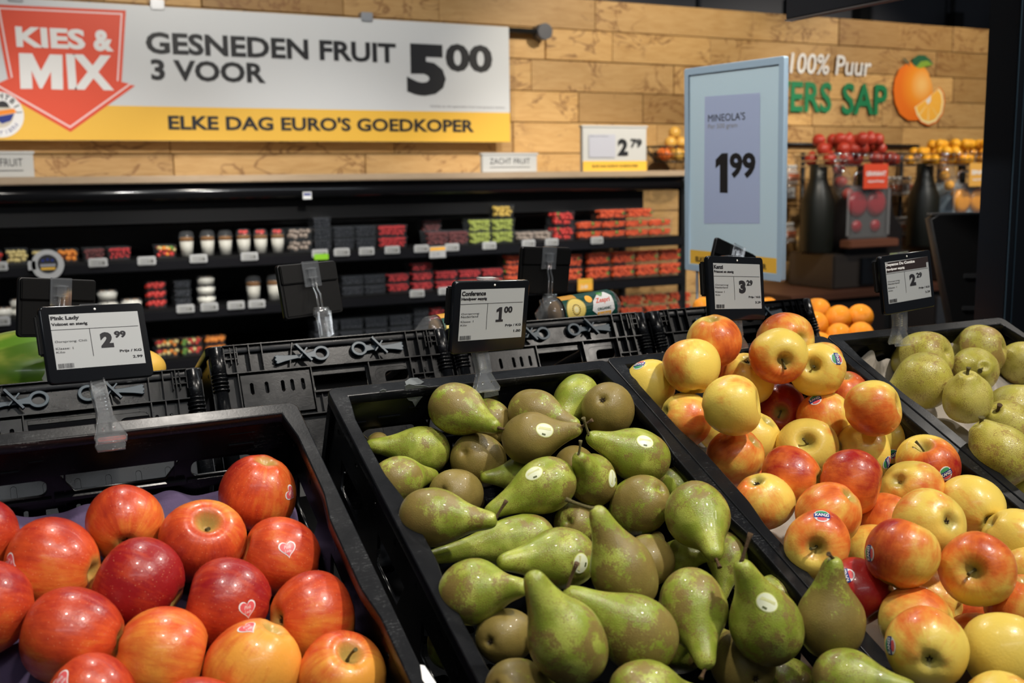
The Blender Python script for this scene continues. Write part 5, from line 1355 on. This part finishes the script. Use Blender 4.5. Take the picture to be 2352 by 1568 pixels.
# pears: belly centre, belly radius, neck tip, depth sign, stem end, ...
def PE(x, y, r, tip, sg, label, h=-.03, neck=1.0, stem=None, russ=.5, st=None, lv=0, bend=.0, cal=False, hide=False, K=None):
    return dict(x=x, y=y, r=r, tip=tip, sg=sg, label=label, h=h, neck=neck, stem=stem, rus=russ, st=st, lv=lv, bend=bend, cal=cal, K=K)
PA = [
 PE(1047, 938, 60, (1148, 985), .5, 'green and brown pear leaning right at the back left, long stem', -.01, 1, (1205, 1000), .62, None, 3),
 PE(1128, 968, 48, (1085, 905), -.6, 'yellowish pear hidden behind the leaning back-left pear', -.06, 1, None, .5),
 PE(1226, 948, 56, (1328, 980), .2, 'brown-topped pear at the back centre, neck to the right', -.02, .9, None, .72, lv=1),
 PE(1214, 1007, 58, (1336, 988), .4, 'brown pear with a pale sticker, stem pointing up right', .0, 1, (1363, 963), .95, (1251, 987, -.2), 3, cal=True),
 PE(1325, 912, 52, (1285, 975), .3, 'bright green pear at the very back', -.04, .9, None, .18),
 PE(1396, 940, 61, (1420, 985), -1, 'brown pear showing its blossom end, back right corner', -.02, .9, None, .98, cal=True, lv=1),
 PE(976, 1034, 54, (845, 1017), .5, 'yellow-green pear lying left with its neck on the crate rim', -.06, 1.05, (822, 985), .35, None, 1),
 PE(870, 1018, 26, (850, 1010), -1, 'small brown pear end behind the pear lying on the left rim', -.08, .8, (818, 985), .7),
 PE(912, 1102, 55, (1003, 1082), -.5, 'mottled pear at the left wall, neck away to the right', -.05, 1, None, .55),
 PE(1097, 1056, 62, (1165, 1090), -.9, 'brown mottled pear with blossom end at left, centre back', -.05, 1, None, .75, (1036, 999, 2.2)),
 PE(1046, 1135, 60, (1110, 1150), -.9, 'plain brown pear between two green ones on the left', -.06, 1, None, 1.25),
 PE(1210, 1092, 46, (1104, 1095), .3, 'pear with only its brown-tipped neck showing to the left', -.06, 1, None, .35),
 PE(1258, 1111, 62, (1112, 1172), .3, 'yellow-green pear with pale sticker, neck to the lower left', -.01, 1.05, (1085, 1168), .38, (1226, 1086, .3), 2),
 PE(1362, 1103, 57, (1328, 1050), .8, 'greenish brown pear standing with stem up, sticker at its right', -.01, .9, (1335, 1012), .6, (1408, 1098, 1.5), 1),
 PE(1322, 1072, 48, (1300, 1050), -.8, 'brown pear top hidden behind the standing one', -.06, .8, None, .8),
 PE(1473, 1048, 63, (1345, 1003), .4, 'green pear with sticker, neck to the upper left, right of centre', .0, 1.1, (1333, 960), .42, (1482, 1013, 0), 2, cal=True),
 PE(1557, 1117, 44, (1600, 1160), .5, 'small light green pear at the right wall', -.04, .9, None, .35),
 PE(1473, 1158, 66, (1385, 1225), -.5, 'green and brown pear behind the tall leaning pear', -.02, .9, None, .58),
 PE(1600, 1180, 72, (1652, 1270), .75, 'light green pear pointing its stem down towards the viewer', .02, .95, (1650, 1292), .42, None, 2),
 PE(989, 1186, 68, (1140, 1195), .4, 'olive pear at the left wall with neck and stem to the right', .0, 1, (1165, 1152), .66, None, 2),
 PE(1213, 1237, 58, (975, 1278), .2, 'long green pear lying flat across the left middle', -.04, 1.35, None, .4, None, 0),
 PE(1297, 1281, 69, (1141, 1283), .3, 'bright green pear lying left with a sticker at its right end', .0, 1.1, None, .38, (1334, 1294, 1.3), 2),
 PE(1437, 1322, 77, (1373, 1172), .35, 'tall brown-bellied pear with a curved stem bending left', .04, 1.05, (1300, 1147), .66, None, 4, cal=True),
 PE(1490, 1287, 57, (1520, 1230), -.8, 'brown pear hidden right behind the tall leaning pear', -.04, .8, None, .78),
 PE(1556, 1283, 42, (1628, 1277), .2, 'small dark green pear in the gap under the light green one', -.06, 1, None, .3),
 PE(1325, 1204, 52, (1360, 1215), -.9, 'speckled pear deep in the middle behind the sticker pear', -.06, .8, None, .45),
 PE(1083, 1360, 74, (1208, 1345), .2, 'large green pear at the left wall, lower third', .0, .9, None, .5, None, 2),
 PE(1308, 1478, 90, (1214, 1340), .3, 'big light green pear in front with its neck up left and blossom end low', .05, 1, None, .50, None, 4, cal=True),
 PE(1470, 1457, 84, (1315, 1352), .3, 'yellow-green pear with brown patches behind the big front pear', .03, 1.1, (1312, 1288), .6, None, 3),
 PE(1160, 1462, 65, (1230, 1440), -.8, 'brown pear at the left wall near the bottom', -.02, .9, None, 1.0, cal=True),
 PE(1186, 1582, 70, (1290, 1590), -.3, 'green and brown pear cut off by the bottom edge, left', .0, 1, None, .7),
 PE(1480, 1600, 82, (1620, 1600), -.3, 'green pear cut off by the bottom edge, centre', .02, 1, None, .45, None, 3),
 PE(1590, 1388, 79, (1613, 1515), .55, 'light olive pear pointing its stem straight down', .03, .95, (1613, 1557), .52, None, 3),
 PE(1672, 1272, 48, (1658, 1375), .3, 'narrow brown-green pear between light green and tall sticker pears', -.04, 1.1, None, .5),
 PE(1762, 1440, 82, (1718, 1290), .4, 'tall pear with upright stem and a sticker on its shoulder, at the right rim', .03, 1, (1717, 1222), .52, (1762, 1383, -.5), 3, cal=True),
 PE(1782, 1366, 46, (1760, 1320), -.8, 'small pear behind the tall sticker pear', -.03, .8, None, .45),
 PE(1706, 1524, 73, (1650, 1455), -.4, 'brown-green pear at the bottom with its blossom end to the viewer', .0, .9, None, .72, cal=True, lv=1),
 PE(1908, 1432, 76, (1908, 1285), .25, 'pear standing upright on the rim between the pear and apple crates', .05, .95, (1906, 1268), .85, None, 4),
 PE(1940, 1560, 68, (2090, 1580), .2, 'green pear lying at the bottom edge over the crate rim', .04, 1, None, .42, None, 4),
 PE(1815, 1570, 55, (1790, 1500), -.6, 'shaded green pear deep between the front right pears', -.04, .9, None, .4),
 PE(1030, 1480, 50, (1060, 1560), -.6, 'shaded pear low against the left crate wall', -.10, .9, None, .5),
 PE(1395, 1400, 50, (1350, 1420), .6, 'shaded pear under the tall brown-bellied pear', -.07, .9, None, .5),
 PE(1560, 1490, 56, (1600, 1440), .6, 'shaded pear under the olive pear', -.08, .9, None, .5),
]
CA = [
 PE(2120, 822, 64, (2060, 835), -.4, 'rounded green pear at the back left of the beige tray', -.035, .9, None, .25, K='c'),
 PE(2122, 873, 63, (2052, 905), .1, 'large squat green pear lying in front of the back left one', -.02, 1.0, None, .28, K='c', lv=1),
 PE(2250, 806, 57, (2190, 815), -.3, 'yellow-brown pear at the back centre of the beige tray', -.035, .9, None, .5, K='c'),
 PE(2236, 853, 55, (2258, 842), .9, 'squat pear with a dark bent stem facing the camera', -.035, .9, (2256, 846), .42, K='c', lv=0),
 PE(2221, 912, 57, (2222, 862), .7, 'small green pear standing with a straight stem and a curved scar', -.02, .9, (2222, 842), .2, K='c', lv=2),
 PE(2345, 832, 50, (2390, 800), .3, 'mottled green pear at the right edge, back row', -.035, .9, None, .35, K='c'),
 PE(2327, 940, 57, (2380, 900), -.4, 'light green pear at the right edge, middle row', -.035, .9, None, .25, K='c'),
 PE(2312, 982, 63, (2292, 945), .8, 'brownish green pear with a thick dark stem, right edge', -.015, .9, (2290, 936), .5, K='c', lv=1),
 PE(2300, 1045, 72, (2257, 978), .4, 'large warty green pear with its stem at the upper left', .0, .95, (2252, 958), .42, K='c', lv=3),
 PE(2385, 1118, 52, (2400, 1080), .4, 'green pear cut off at the right edge below the warty one', -.02, .9, None, .3, K='c'),
]
def prep_pear(f, M_):
    K = CKZ if f['K'] else PKZ; zt = .3+(K[-1][0]-.3)*f['neck']
    dx, dy = (f['tip'][0]-f['x'])/f['r'], -(f['tip'][1]-f['y'])/f['r']; p_ = math.hypot(dx, dy)
    if p_ > zt*.97: f['neck'] = ((p_/.97)-.3)/(K[-1][0]-.3); zt = p_/.97
    az = math.sqrt(max(zt*zt-p_*p_, 0))*(1 if f['sg'] >= 0 else -1)
    f['ax'] = (dx, dy, az); n_ = math.sqrt(dx*dx+dy*dy+az*az); u = (dx/n_, dy/n_, az/n_)
    if f['K']: f['sph'] = [(0, 0, 0, .93), (u[0]*.6, u[1]*.6, u[2]*.6, .62)]
    else: f['sph'] = [(-u[0]*.1, -u[1]*.1, -u[2]*.1, .93), (u[0]*.75, u[1]*.75, u[2]*.75, .66), (u[0]*1.35, u[1]*1.35, u[2]*1.35, .42), (u[0]*1.85*zt/2.25, u[1]*1.85*zt/2.25, u[2]*1.85*zt/2.25, .28)]
    f['z0'] = plane_z(f['x'], f['y'], f['h'], M_); rw = f['r']*f['z0']/FPX
    f['zmax'] = min(f['z0']+.10, backwall_z(f['x'], f['y'], M_, rw+.008)); f['z0'] = min(f['z0'], f['zmax'])
def build_pear(f, z, skin, grp, seed):
    r_ = random.Random(seed); c = CAM+ray(f['x'], f['y'])*z; R = f['r']*z/FPX; e1, e2, e3 = viewbasis(f['x'], f['y'])
    zl = (e1*f['ax'][0]+e2*f['ax'][1]+e3*f['ax'][2]).normalized(); S = zl.orthogonal().normalized(); S.rotate(Matrix.Rotation(r_.uniform(0, 6.28), 3, zl)); Y_ = zl.cross(S)
    M = Matrix([[S[k]*R, Y_[k]*R, zl[k]*R, c[k]] for k in range(3)]+[[0, 0, 0, 1]])
    bend = r_.uniform(.0, .06) if not f['K'] else r_.uniform(0, .05)
    me, tip, slope = pear_mesh(seed, CKZ if f['K'] else PKZ, f['neck'], bend, .022 if not f['K'] else .035); me.materials.append(skin)
    t_ = body = tag(link('pear', me, None, None, M), f['label'], 'pear', grp); body['russet'] = float(f['rus'])
    if f['stem']:
        Mi = M.inverted(); tipw = M @ Vector(tip); zt = (tipw-Vector(CAM)).dot(Vector(FW)); e = atd(f['stem'][0], f['stem'][1], zt-.004)
        q = Mi @ Vector(e); d = q-Vector(tip); L = max(min(d.length, 1.6), .35)
        stem_obj(t_, Vector(tip)-Vector((0, 0, .09)), d, L+.05, .055 if not f['K'] else .07, STEMM if r_.random() < .6 else STEMG, seed, 'stem', .12)
    if f['cal']: calyx_obj(t_, -.95)
    if f['st']: sticker_on(body, t_, f['st'][0], f['st'][1], st_pear, f['st'][2])
for LST, M_, skin, grp, s0 in ((PA, MP, PEARM, 'green pears heaped in the second crate', 500), (CA, MC, COMM, 'squat pears on the beige tray', 700)):
    for f in LST: prep_pear(f, M_)
    zs = relax(LST, 90)
    for i, (f, z) in enumerate(zip(LST, zs)): build_pear(f, z, skin, grp, s0+i)

# ------------------------------------------------------------------ electronic price displays on clear clips
SCRM = mat('eink_screen', (.36, .38, .39), .32); SCRM2 = mat('eink_black', (.03, .022, .022), .3)
INK = mat('eink_ink', (.008, .008, .012), .7)
LEDM = mat('led_lens', (.8, .8, .78), .2)
TW, TH = .1187, .0875
def tagmat(T3, R3, k):
    c = CAM+(V(*T3)-CAM)*k
    return Matrix([[R3[i][0], R3[i][1], R3[i][2], c[i]] for i in range(3)]+[[0, 0, 0, 1]])
def clip_parts(t, Mi, top, bot, w0=.017, w1=.033, right=(1, 0, 0), tilt=None):
    """clear spring clip from world point top to bot"""
    A = Vector(top); B = Vector(bot); L = (A-B).length; M = Mi @ MX((A+B)/2, right, A-B); h = L/2
    front = [(-w0/2, h), (w0/2, h), (w0*.47, h*.45), (w0*.40, h*.1), (w0*.46, -h*.25), (w1*.36, -h*.55), (w1/2, -h*.86), (w1*.44, -h), (-w1*.44, -h), (-w1/2, -h*.86), (-w1*.36, -h*.55), (-w0*.46, -h*.25), (-w0*.40, h*.1), (-w0*.47, h*.45)]
    link('clip_jaw', plate(front, [ell(w1*.18, -h*.62, .0018, .0018, 10), ell(-w1*.18, -h*.62, .0018, .0018, 10)], .0028, .0006), CLIP, t, M @ T(0, 0, .003))
    link('clip_jaw', plate(shrink(front, (0, 0), .93), [], .0028, .0006), CLIP, t, M @ T(0, 0, -.011))
    b = bmesh.new()
    for sx in (-1, 1): box(b, sx*w0*.42-.0008, sx*w0*.42+.0008, -h*.2, h*.95, -.009, .006)
    for k in range(6): y = h*(.05+k*.11); cyl(b, (-w0*.3, y, -.003), (w0*.3, y, -.003), .0018, seg=8)
    box(b, -w1*.43, w1*.43, -h*1.0, -h*.95, .004, .009, .001)
    link('clip_spring', b, CLIP, t, M)
def esl(label, M, lines, clip_top, clip_bot, inv=False, k=1.0):
    t = thing('price_display', label, 'price display', M); Mi = M.inverted()
    link('case', plate(rrect(-TW/2, TW/2, -TH/2, TH/2, .004), [], .008, .0015), GLOSSB, t, T(0, 0, -.004))
    b = bmesh.new(); box(b, -TW/2-.004, -TW/2+.03, -.01, TH/2-.006, -.016, -.008, .002); box(b, -TW*.35, TW*.35, -TH*.35, TH*.40, -.013, -.008, .002); link('back_case', b, MATB, t)
    sx0, sx1, sy1, sy0 = -.428*TW, .442*TW, .402*TH, -.330*TH; sw, sh = sx1-sx0, sy1-sy0
    X = lambda u: sx0+u*sw; Yv = lambda v: sy1-v*sh
    p = Print(); p.poly(rect(sx0, sx1, sy0, sy1), SCRM, .0002); 
    if inv: p.poly([(X(.02), Yv(.02)), (X(1), Yv(0.0)), (X(1), Yv(.14)), (X(.95), Yv(.14)), (X(.95), Yv(.26)), (X(.02), Yv(.26))], SCRM2, .0003)
    scr = link('screen', p.mesh(), None, t)
    p = Print(); ti = WHT if inv else INK
    def tx(s, u0, u1, v0, v1, m=INK, **kk): p.text(s, m, X(u0), Yv(v1), .0005, width=(u1-u0)*sw, height=(v1-v0)*sh, **kk)
    name, sub, org, price, cents = lines
    tx(name[0], .01, name[1], .035, .125, ti, bold=.045); tx(sub[0], .01, sub[1], .155, .225, ti, bold=.045)
    p.poly(rect(X(.0), X(.98), Yv(.288), Yv(.280)), INK, .0005); p.poly(rect(X(.415), X(.421), Yv(.80), Yv(.28)), INK, .0005)
    if len(org) == 1: tx(org[0], .02, .37, .48, .53)
    else: tx(org[0], .02, .30, .455, .50); tx(org[1], .02, .28, .51, .55)
    tx('Klasse: 1', .02, .21, .605, .645); tx('Kilo', .02, .115, .675, .71)
    (p.poly([(X(.56+u*.115), Yv(.66-v*.29)) for u, v in ONES], INK, .0005) if price == '1' else tx(price, .52, .665, .37, .66, bold=.07)); tx(cents, .685, .82, .36, .49, bold=.05)
    tx('Prijs / KG', .72, .975, .715, .775, bold=.03); tx(f'{price}.{cents}', .86, .975, .835, .885, bold=.03)
    r_ = random.Random(len(name[0])); x = .02
    while x < .19:
        w_ = r_.choice((.003, .006, .004)); p.poly(rect(X(x), X(x+w_), Yv(.985), Yv(.90)), INK, .0005); x += w_+r_.choice((.0035, .006))
    link('lettering', p.mesh(), None, scr)
    b = bmesh.new(); lathe(b, [(0, 0), (.0016, 0), (.0013, .0006), (0, .0008)], 12); link('led', b, LEDM, t, T(.002, .455*TH, 0))
    b = bmesh.new(); box(b, -.012, .012, -.03, TH/2+.003, -.020, -.013, .001); box(b, -.013, .013, TH/2+.001, TH/2+.004, -.02, -.004, .0006); link('clear_bracket', b, CLIP, t)
    clip_parts(t, Mi, clip_top, clip_bot)
    return t
def clipz(px, py, M, dz=0):
    return atd(px, py, plane_z(px, py, dz, M))
M1 = tagmat((.158, 1.526, 1.489), ((.965, -.0417, .259), (.2575, .3399, -.9045), (-.0503, .9395, .3388)), .86)
M2 = tagmat((.685, 1.393, 1.501), ((.9721, .0675, .2248), (.2286, -.0549, -.972), (-.0533, .9962, -.0688)), .86)
M3 = tagmat((1.136, 1.389, 1.516), ((.9757, .0465, .214), (.2041, .1617, -.9655), (-.0795, .9857, .1482)), .86)
M4 = tagmat((1.52, 1.382, 1.506), ((.9945, -.0522, .0912), (.0972, .1284, -.987), (.0398, .9904, .1327)), .86)
def rimpt(M, px, py, lift=0, yoff=0):
    """point on the vertical-ish plane of the back rim"""
    return Vector(onY(px, py, 1.192-yoff))
esl('price display reading 2 99 on a clear clip over the red apple crate', M1, (('Pink Lady', .325), ('Volzoet en stevig', .405), ('Oorsprong: Chili',), '2', '99'), M1 @ Vector((-.004, -TH/2+.004, -.012)), rimpt(ML, 257, 1020))
esl('price display reading 1 00 on a clear clip over the green pear crate', M2, (('Conference', .38), ('Handpeer sappig', .40), ('Oorsprong:', 'Nederland'), '1', '00'), M2 @ Vector((.0, -TH/2+.004, -.012)), rimpt(MP, 1112, 900))
esl('price display reading 3 29 behind the yellow apple heap', M3, (('Kanzi', .20), ('Friszoet en stevig', .42), ('Oorsprong:', 'Nederland'), '3', '29'), M3 @ Vector((.0, -TH/2+.004, -.012)), rimpt(MK, 1700, 800))
esl('price display reading 2 29 with dark header over the squat pear crate', M4, (('Doyenne Du Comice', .68), ('Handpeer sappig', .43), ('Oorsprong:', 'Nederland'), '2', '29'), M4 @ Vector((-.002, -TH/2+.004, -.012)), rimpt(MC, 2064, 793), inv=True)
# rear displays seen from behind
BACKM = mat('display_back', (.004, .004, .0042), .38)
def esl_back(label, T3, R3, k, stem_px, jaw_px, showclip=True):
    M = tagmat(T3, R3, k); t = thing('price_display', label, 'price display', M); Mi = M.inverted()
    link('case', plate(rrect(-TW/2, TW/2, -TH/2, TH/2, .004), [], .008, .0015), BACKM, t, T(0, 0, -.010))
    b = bmesh.new(); box(b, -TW/2+.001, TW/2-.001, .012, TH/2-.001, -.007, -.001, .0015); box(b, -TW/2+.003, TW/2-.004, -TH/2+.002, .0105, -.007, -.0045, .001); link('back_case', b, BACKM, t)
    b = bmesh.new(); box(b, -.016, .016, .004, TH/2+.003, -.0005, .0018, .0006)
    for sx in (-1, 1): box(b, sx*.0155-.0008, sx*.0155+.0008, .004, TH/2+.003, .0018, .0045)
    box(b, -.007, .007, .016, .036, .0018, .009, .002); box(b, -.010, .010, .018, .020, .0018, .007); box(b, -.010, .010, .033, .035, .0018, .007)
    link('clear_bracket', b, CLIP, t)
    if showclip:
        zt = (M.translation-Vector(CAM)).dot(Vector(FW)); n = M.to_3x3() @ Vector((0, 0, 1))
        a = M @ Vector((0, .02, .006)); s = Vector(atd(*stem_px, zt-.004)); j = Vector(atd(*jaw_px, zt-.012))
        b = bmesh.new()
        for sx in (-.0035, .0035):
            o_ = M.to_3x3() @ Vector((sx, 0, 0)); m_ = M @ Vector((0, 0, .006))
            tube(b, [Mi @ (a+o_), Mi @ (m_+o_), Mi @ (m_.lerp(s, .25)+o_*1.2+n*.004), Mi @ (s+o_)], .0019, 8)
        cyl(b, Mi @ (s+Vector((-.012, 0, 0))), Mi @ (s+Vector((.012, 0, 0))), .0085, seg=18); cyl(b, Mi @ (s+Vector((-.013, 0, 0))), Mi @ (s+Vector((.013, 0, 0))), .004, seg=12)
        link('clear_stem', b, CLIP, t); clip_parts(t, Mi, s, j, .024, .034)
    return t
esl_back('back of a black price display behind the red apple price display', (.139, 1.868, 1.502), ((.93, .10, .36), (.36, .06, -.93), (-.115, .993, .02)), .95, (130, 800), (112, 872))
esl_back('back of a black price display tilted above the rear crate at centre left', (.581, 1.931, 1.502), ((.9319, -.0753, .3548), (.3627, .1781, -.9147), (.0057, .9811, .1933)), .90, (738, 716), (762, 806))
esl_back('back of a black price display upright above the kiwi bag', (1.129, 2.018, 1.501), ((.9831, .0766, .1664), (.1698, -.0406, -.9846), (-.0687, .9962, -.053)), .885, (1263, 684), (1262, 766))
esl_back('back of a black price display strongly tilted behind the third price display', (1.459, 1.796, 1.507), ((.9269, .3379, .1632), (.1348, .106, -.9852), (-.3501, .9352, .0527)), .95, (1690, 690), (1690, 760))

# ------------------------------------------------------------------ produce in the rear crates
def blob(name, px, py, z, rx, ry, rz, m, label, cat, rot=0, grp=None, seed=1, tip=.0, M=None):
    b = bmesh.new(); bmesh.ops.create_uvsphere(b, u_segments=40, v_segments=24, radius=1); r_ = random.Random(seed); a = [r_.uniform(0, 6) for _ in range(4)]
    for v in b.verts:
        q = v.co; k = 1+.03*math.sin(3*q.x+a[0])+.03*math.sin(3.3*q.y+a[1])+.02*math.sin(4*q.z+a[2]); q *= k
        q.z -= tip*q.x*abs(q.x); 
    for f in b.faces: f.smooth = True
    c = atd(px, py, z); MM = T(*c) @ Matrix.Rotation(rot, 4, 'Y') @ Matrix.Diagonal((rx, ry, rz, 1)); o = link(name, b, m, None, MM); return tag(o, label, cat, grp)
blob('mango', 110, 846, 1.82, .165, .09, .066, MANGO, 'large smooth green fruit behind the red apple price display', 'fruit', .03, seed=4, tip=.12)
blob('mango', 322, 848, 1.86, .042, .04, .036, mat('yellow_fruit_skin', (.75, .45, .07), .4), 'small yellow fruit right of the red apple price display', 'fruit', seed=9)
# oranges on the far side
OG = fmesh('o'); OG.materials.clear(); OG.materials.append(ORM)
bm = bmesh.new(); bmesh.ops.create_uvsphere(bm, u_segments=32, v_segments=20, radius=1)
for v in bm.verts:
    rr_ = math.hypot(v.co.x, v.co.y); v.co.z *= .94
    v.co.z -= math.copysign(.07*math.exp(-(rr_/.18)**2), v.co.z)
for f in bm.faces: f.smooth = True
OG = bpy.data.meshes.new('orange'); bm.to_mesh(OG); bm.free(); OG.materials.append(ORM)
ORL_ = [(1877, 713, 3.02, 31, 'back left orange of the heap beyond the apple crate'), (1870, 747, 2.93, 33, 'left orange of the heap, half hidden by the rear crate'), (1926, 731, 2.95, 31, 'round orange in the centre of the heap beyond the apple crate'), (1976, 727, 2.95, 30, 'right orange of the top row in the heap'),
        (1926, 772, 2.86, 31, 'lower centre orange just above the crate rim'), (1978, 768, 2.86, 30, 'lower right orange just above the crate rim'), (1882, 792, 2.84, 30, 'lower left orange just above the crate rim'), (1617, 708, 3.05, 27, 'orange left of the third price display, over the crate edge'), (1764, 706, 3.05, 24, 'orange barely visible right of the third price display'),
        (1985, 822, 2.80, 30, 'orange seen through the slot of the squat pear crate')]
for i, (x, y, z, r, lb) in enumerate(ORL_):
    c = atd(x, y, z); R = r*z/FPX; tag(link('orange', OG, None, None, T(*c) @ Matrix.Rotation(i*1.3, 4, 'X') @ Matrix.Rotation(i*2.1, 4, 'Y') @ Matrix.Scale(R, 4)), lb, 'orange', 'oranges beyond the crates')
bs = thing('orange_stand', 'black bin under the oranges beyond the crates', 'bin')
bm = bmesh.new(); box(bm, 1.72, 2.36, 2.06, 2.80, .02, 1.19, .01); link('bin_body', bm, MATB, bs)
# hidden oranges that carry the heap
for i, (dx, dy) in enumerate([(1.80, 2.30), (1.95, 2.30), (2.10, 2.3), (2.25, 2.3), (1.80, 2.45), (1.95, 2.45), (2.1, 2.45), (2.0, 2.6), (2.2, 2.15), (2.1, 2.15), (1.85, 2.62), (1.9, 2.14), (1.87, 2.37), (1.87, 2.52)]):
    tag(link('orange', OG, None, None, T(dx, dy, 1.19+.037) @ Matrix.Rotation(i*1.3, 4, 'X') @ Matrix.Scale(.0375, 4)), 'orange in the bottom layer of the heap beyond the crates', 'orange', 'oranges in the bottom layer of the heap')

# bags of kiwis
def kiwi_bag(label, px, py, z, L, Hh, yaw, full=True):
    c = atd(px, py, z); M = MX(c, (math.cos(yaw), math.sin(yaw), .075), (0, .35, 1)); t = thing('kiwi_bag', label, 'bag', M)
    b = bmesh.new(); nx, ny = 40, 14
    def surf(u, v, side):
        x = (u-.5)*L*1.35; e = abs(u-.5)*2; k = 1-max(0, (e-.72)/.28)**1.3; hh = Hh/2*(k*.92+.22*(1-k)) ; y = (v-.5)*2*hh+.004*math.sin(9*u+3*v)*(1-k)
        zz = side*.030*math.sqrt(max(0, 1-((v-.5)*2)**2))*k*(1+.08*math.sin(u*22))+side*.002+.003*math.sin(40*v+20*u)*(1-k)
        return (x, y, zz)
    for side in (1, -1):
        g_ = [[b.verts.new(surf(i/nx, j/ny, side)) for i in range(nx+1)] for j in range(ny+1)]
        for j in range(ny):
            for i in range(nx):
                q = (g_[j][i], g_[j][i+1], g_[j+1][i+1], g_[j+1][i]); f = b.faces.new(q if side > 0 else q[::-1]); f.smooth = True
    link('film', b, FILM, t)
    KW = mat('kiwi_skin', (.20, .115, .04), .8, bump=(60, .5, .002))
    for i in range(4):
        b = bmesh.new(); bmesh.ops.create_uvsphere(b, u_segments=16, v_segments=10, radius=1)
        for f in b.faces: f.smooth = True
        link('kiwi', b, KW, t, T((i-1.5)*L*.235, -.001, 0) @ Matrix.Diagonal((L*.112, Hh*.40, .023, 1)))
    def mp(q):
        x, y, zq = float(q[0]), float(q[1]), float(q[2]); v = (y/(Hh*.92))
        return (x, y, .0305*math.sqrt(max(0, 1-(2*v)**2))*1.0+.004+zq)
    p = Print(); h2 = Hh/2*.9
    def grid(x0, x1, y0, y1, n=10): 
        vs = [(x0+(x1-x0)*i/4, y0+(y1-y0)*j/n, 0) for j in range(n+1) for i in range(5)]; return np.array(vs), [(j*5+i, j*5+i+1, j*5+i+6, j*5+i+5) for j in range(n) for i in range(4)]
    p.add(grid(-L*.36, L*.47, -h2, h2), DGN, 0, 0, 0, map=mp)
    p.add(grid(-L*.36, -L*.12, h2*.62, h2), mat('gold_print', (.62, .30, .03), .45), 0, 0, .0003, map=mp)
    p.add(fan(dens([(L*.06, -h2*.35), (L*.10, h2*.25), (L*.22, h2*.72), (L*.34, h2*.78), (L*.41, h2*.45), (L*.42, -h2*.45), (L*.36, -h2*.72), (L*.14, -h2*.62)], .006), 9), WHT, 0, 0, .0010, map=mp)
    p.add(fan(ell(-L*.19, -h2*.12, L*.155, h2*.80, 28, rot=-20), 6), mat('kiwi_rim', (.30, .24, .05), .5), 0, 0, .0005, map=mp)
    p.add(fan(ell(-L*.19, -h2*.12, L*.143, h2*.74, 28, rot=-20), 6), mat('kiwi_flesh', (.80, .62, .16), .45), 0, 0, .0008, map=mp)
    p.add(fan(ell(-L*.19, -h2*.12, L*.035, h2*.20, 16), 2), CRM, 0, 0, .0011, map=mp)
    for k in range(16): a = k*math.pi/8; p.add(fan(ell(-L*.19+L*.058*math.cos(a), -h2*.12+h2*.32*math.sin(a), .0014, .0012, 6), 1), BROWN, 0, 0, .0012, map=mp)
    p.add(fan(ell(L*.045, h2*.45, L*.055, h2*.26, 18, rot=25), 3), ORL, 0, 0, .0008, map=mp)
    for k, a in enumerate((60, 75, 90, 105, 120)): 
        r_ = math.radians(a); p.add(fan([(L*.25+.002*math.cos(r_), h2*.40+.002*math.sin(r_)), (L*.25+.011*math.cos(r_-.12), h2*.40+.011*math.sin(r_-.12)), (L*.25+.014*math.cos(r_), h2*.40+.014*math.sin(r_)), (L*.25+.011*math.cos(r_+.12), h2*.40+.011*math.sin(r_+.12))], 1), mat('leaf_mark', (.06, .30, .05), .5), 0, 0, .0016, map=mp)
    p.text('Zespri', RED, L*.25, -h2*.02, .0016, 'c', mp, width=L*.24, height=h2*.42, bold=.02, shear=.25)
    p.text('ORGANIC', DGN, L*.25, -h2*.40, .0016, 'c', mp, width=L*.22, height=h2*.17, bold=.02)
    p.add(grid(L*.14, L*.36, -h2*.78, -h2*.50, 3), ORL, 0, 0, .0016, map=mp); p.text('SunGold', WHT, L*.25, -h2*.72, .0020, 'c', mp, width=L*.17, height=h2*.16, bold=.02)
    link('printed_band', p.mesh(), None, t)
kiwi_bag('clear kiwi bag with green and white printed band under the upright display', 1330, 712, 2.03, .138, .066, .02)
kiwi_bag('clear kiwi bag half hidden behind the green pear price display', 1062, 752, 1.90, .138, .064, .03)
# low filler inside rear crates: paper liners
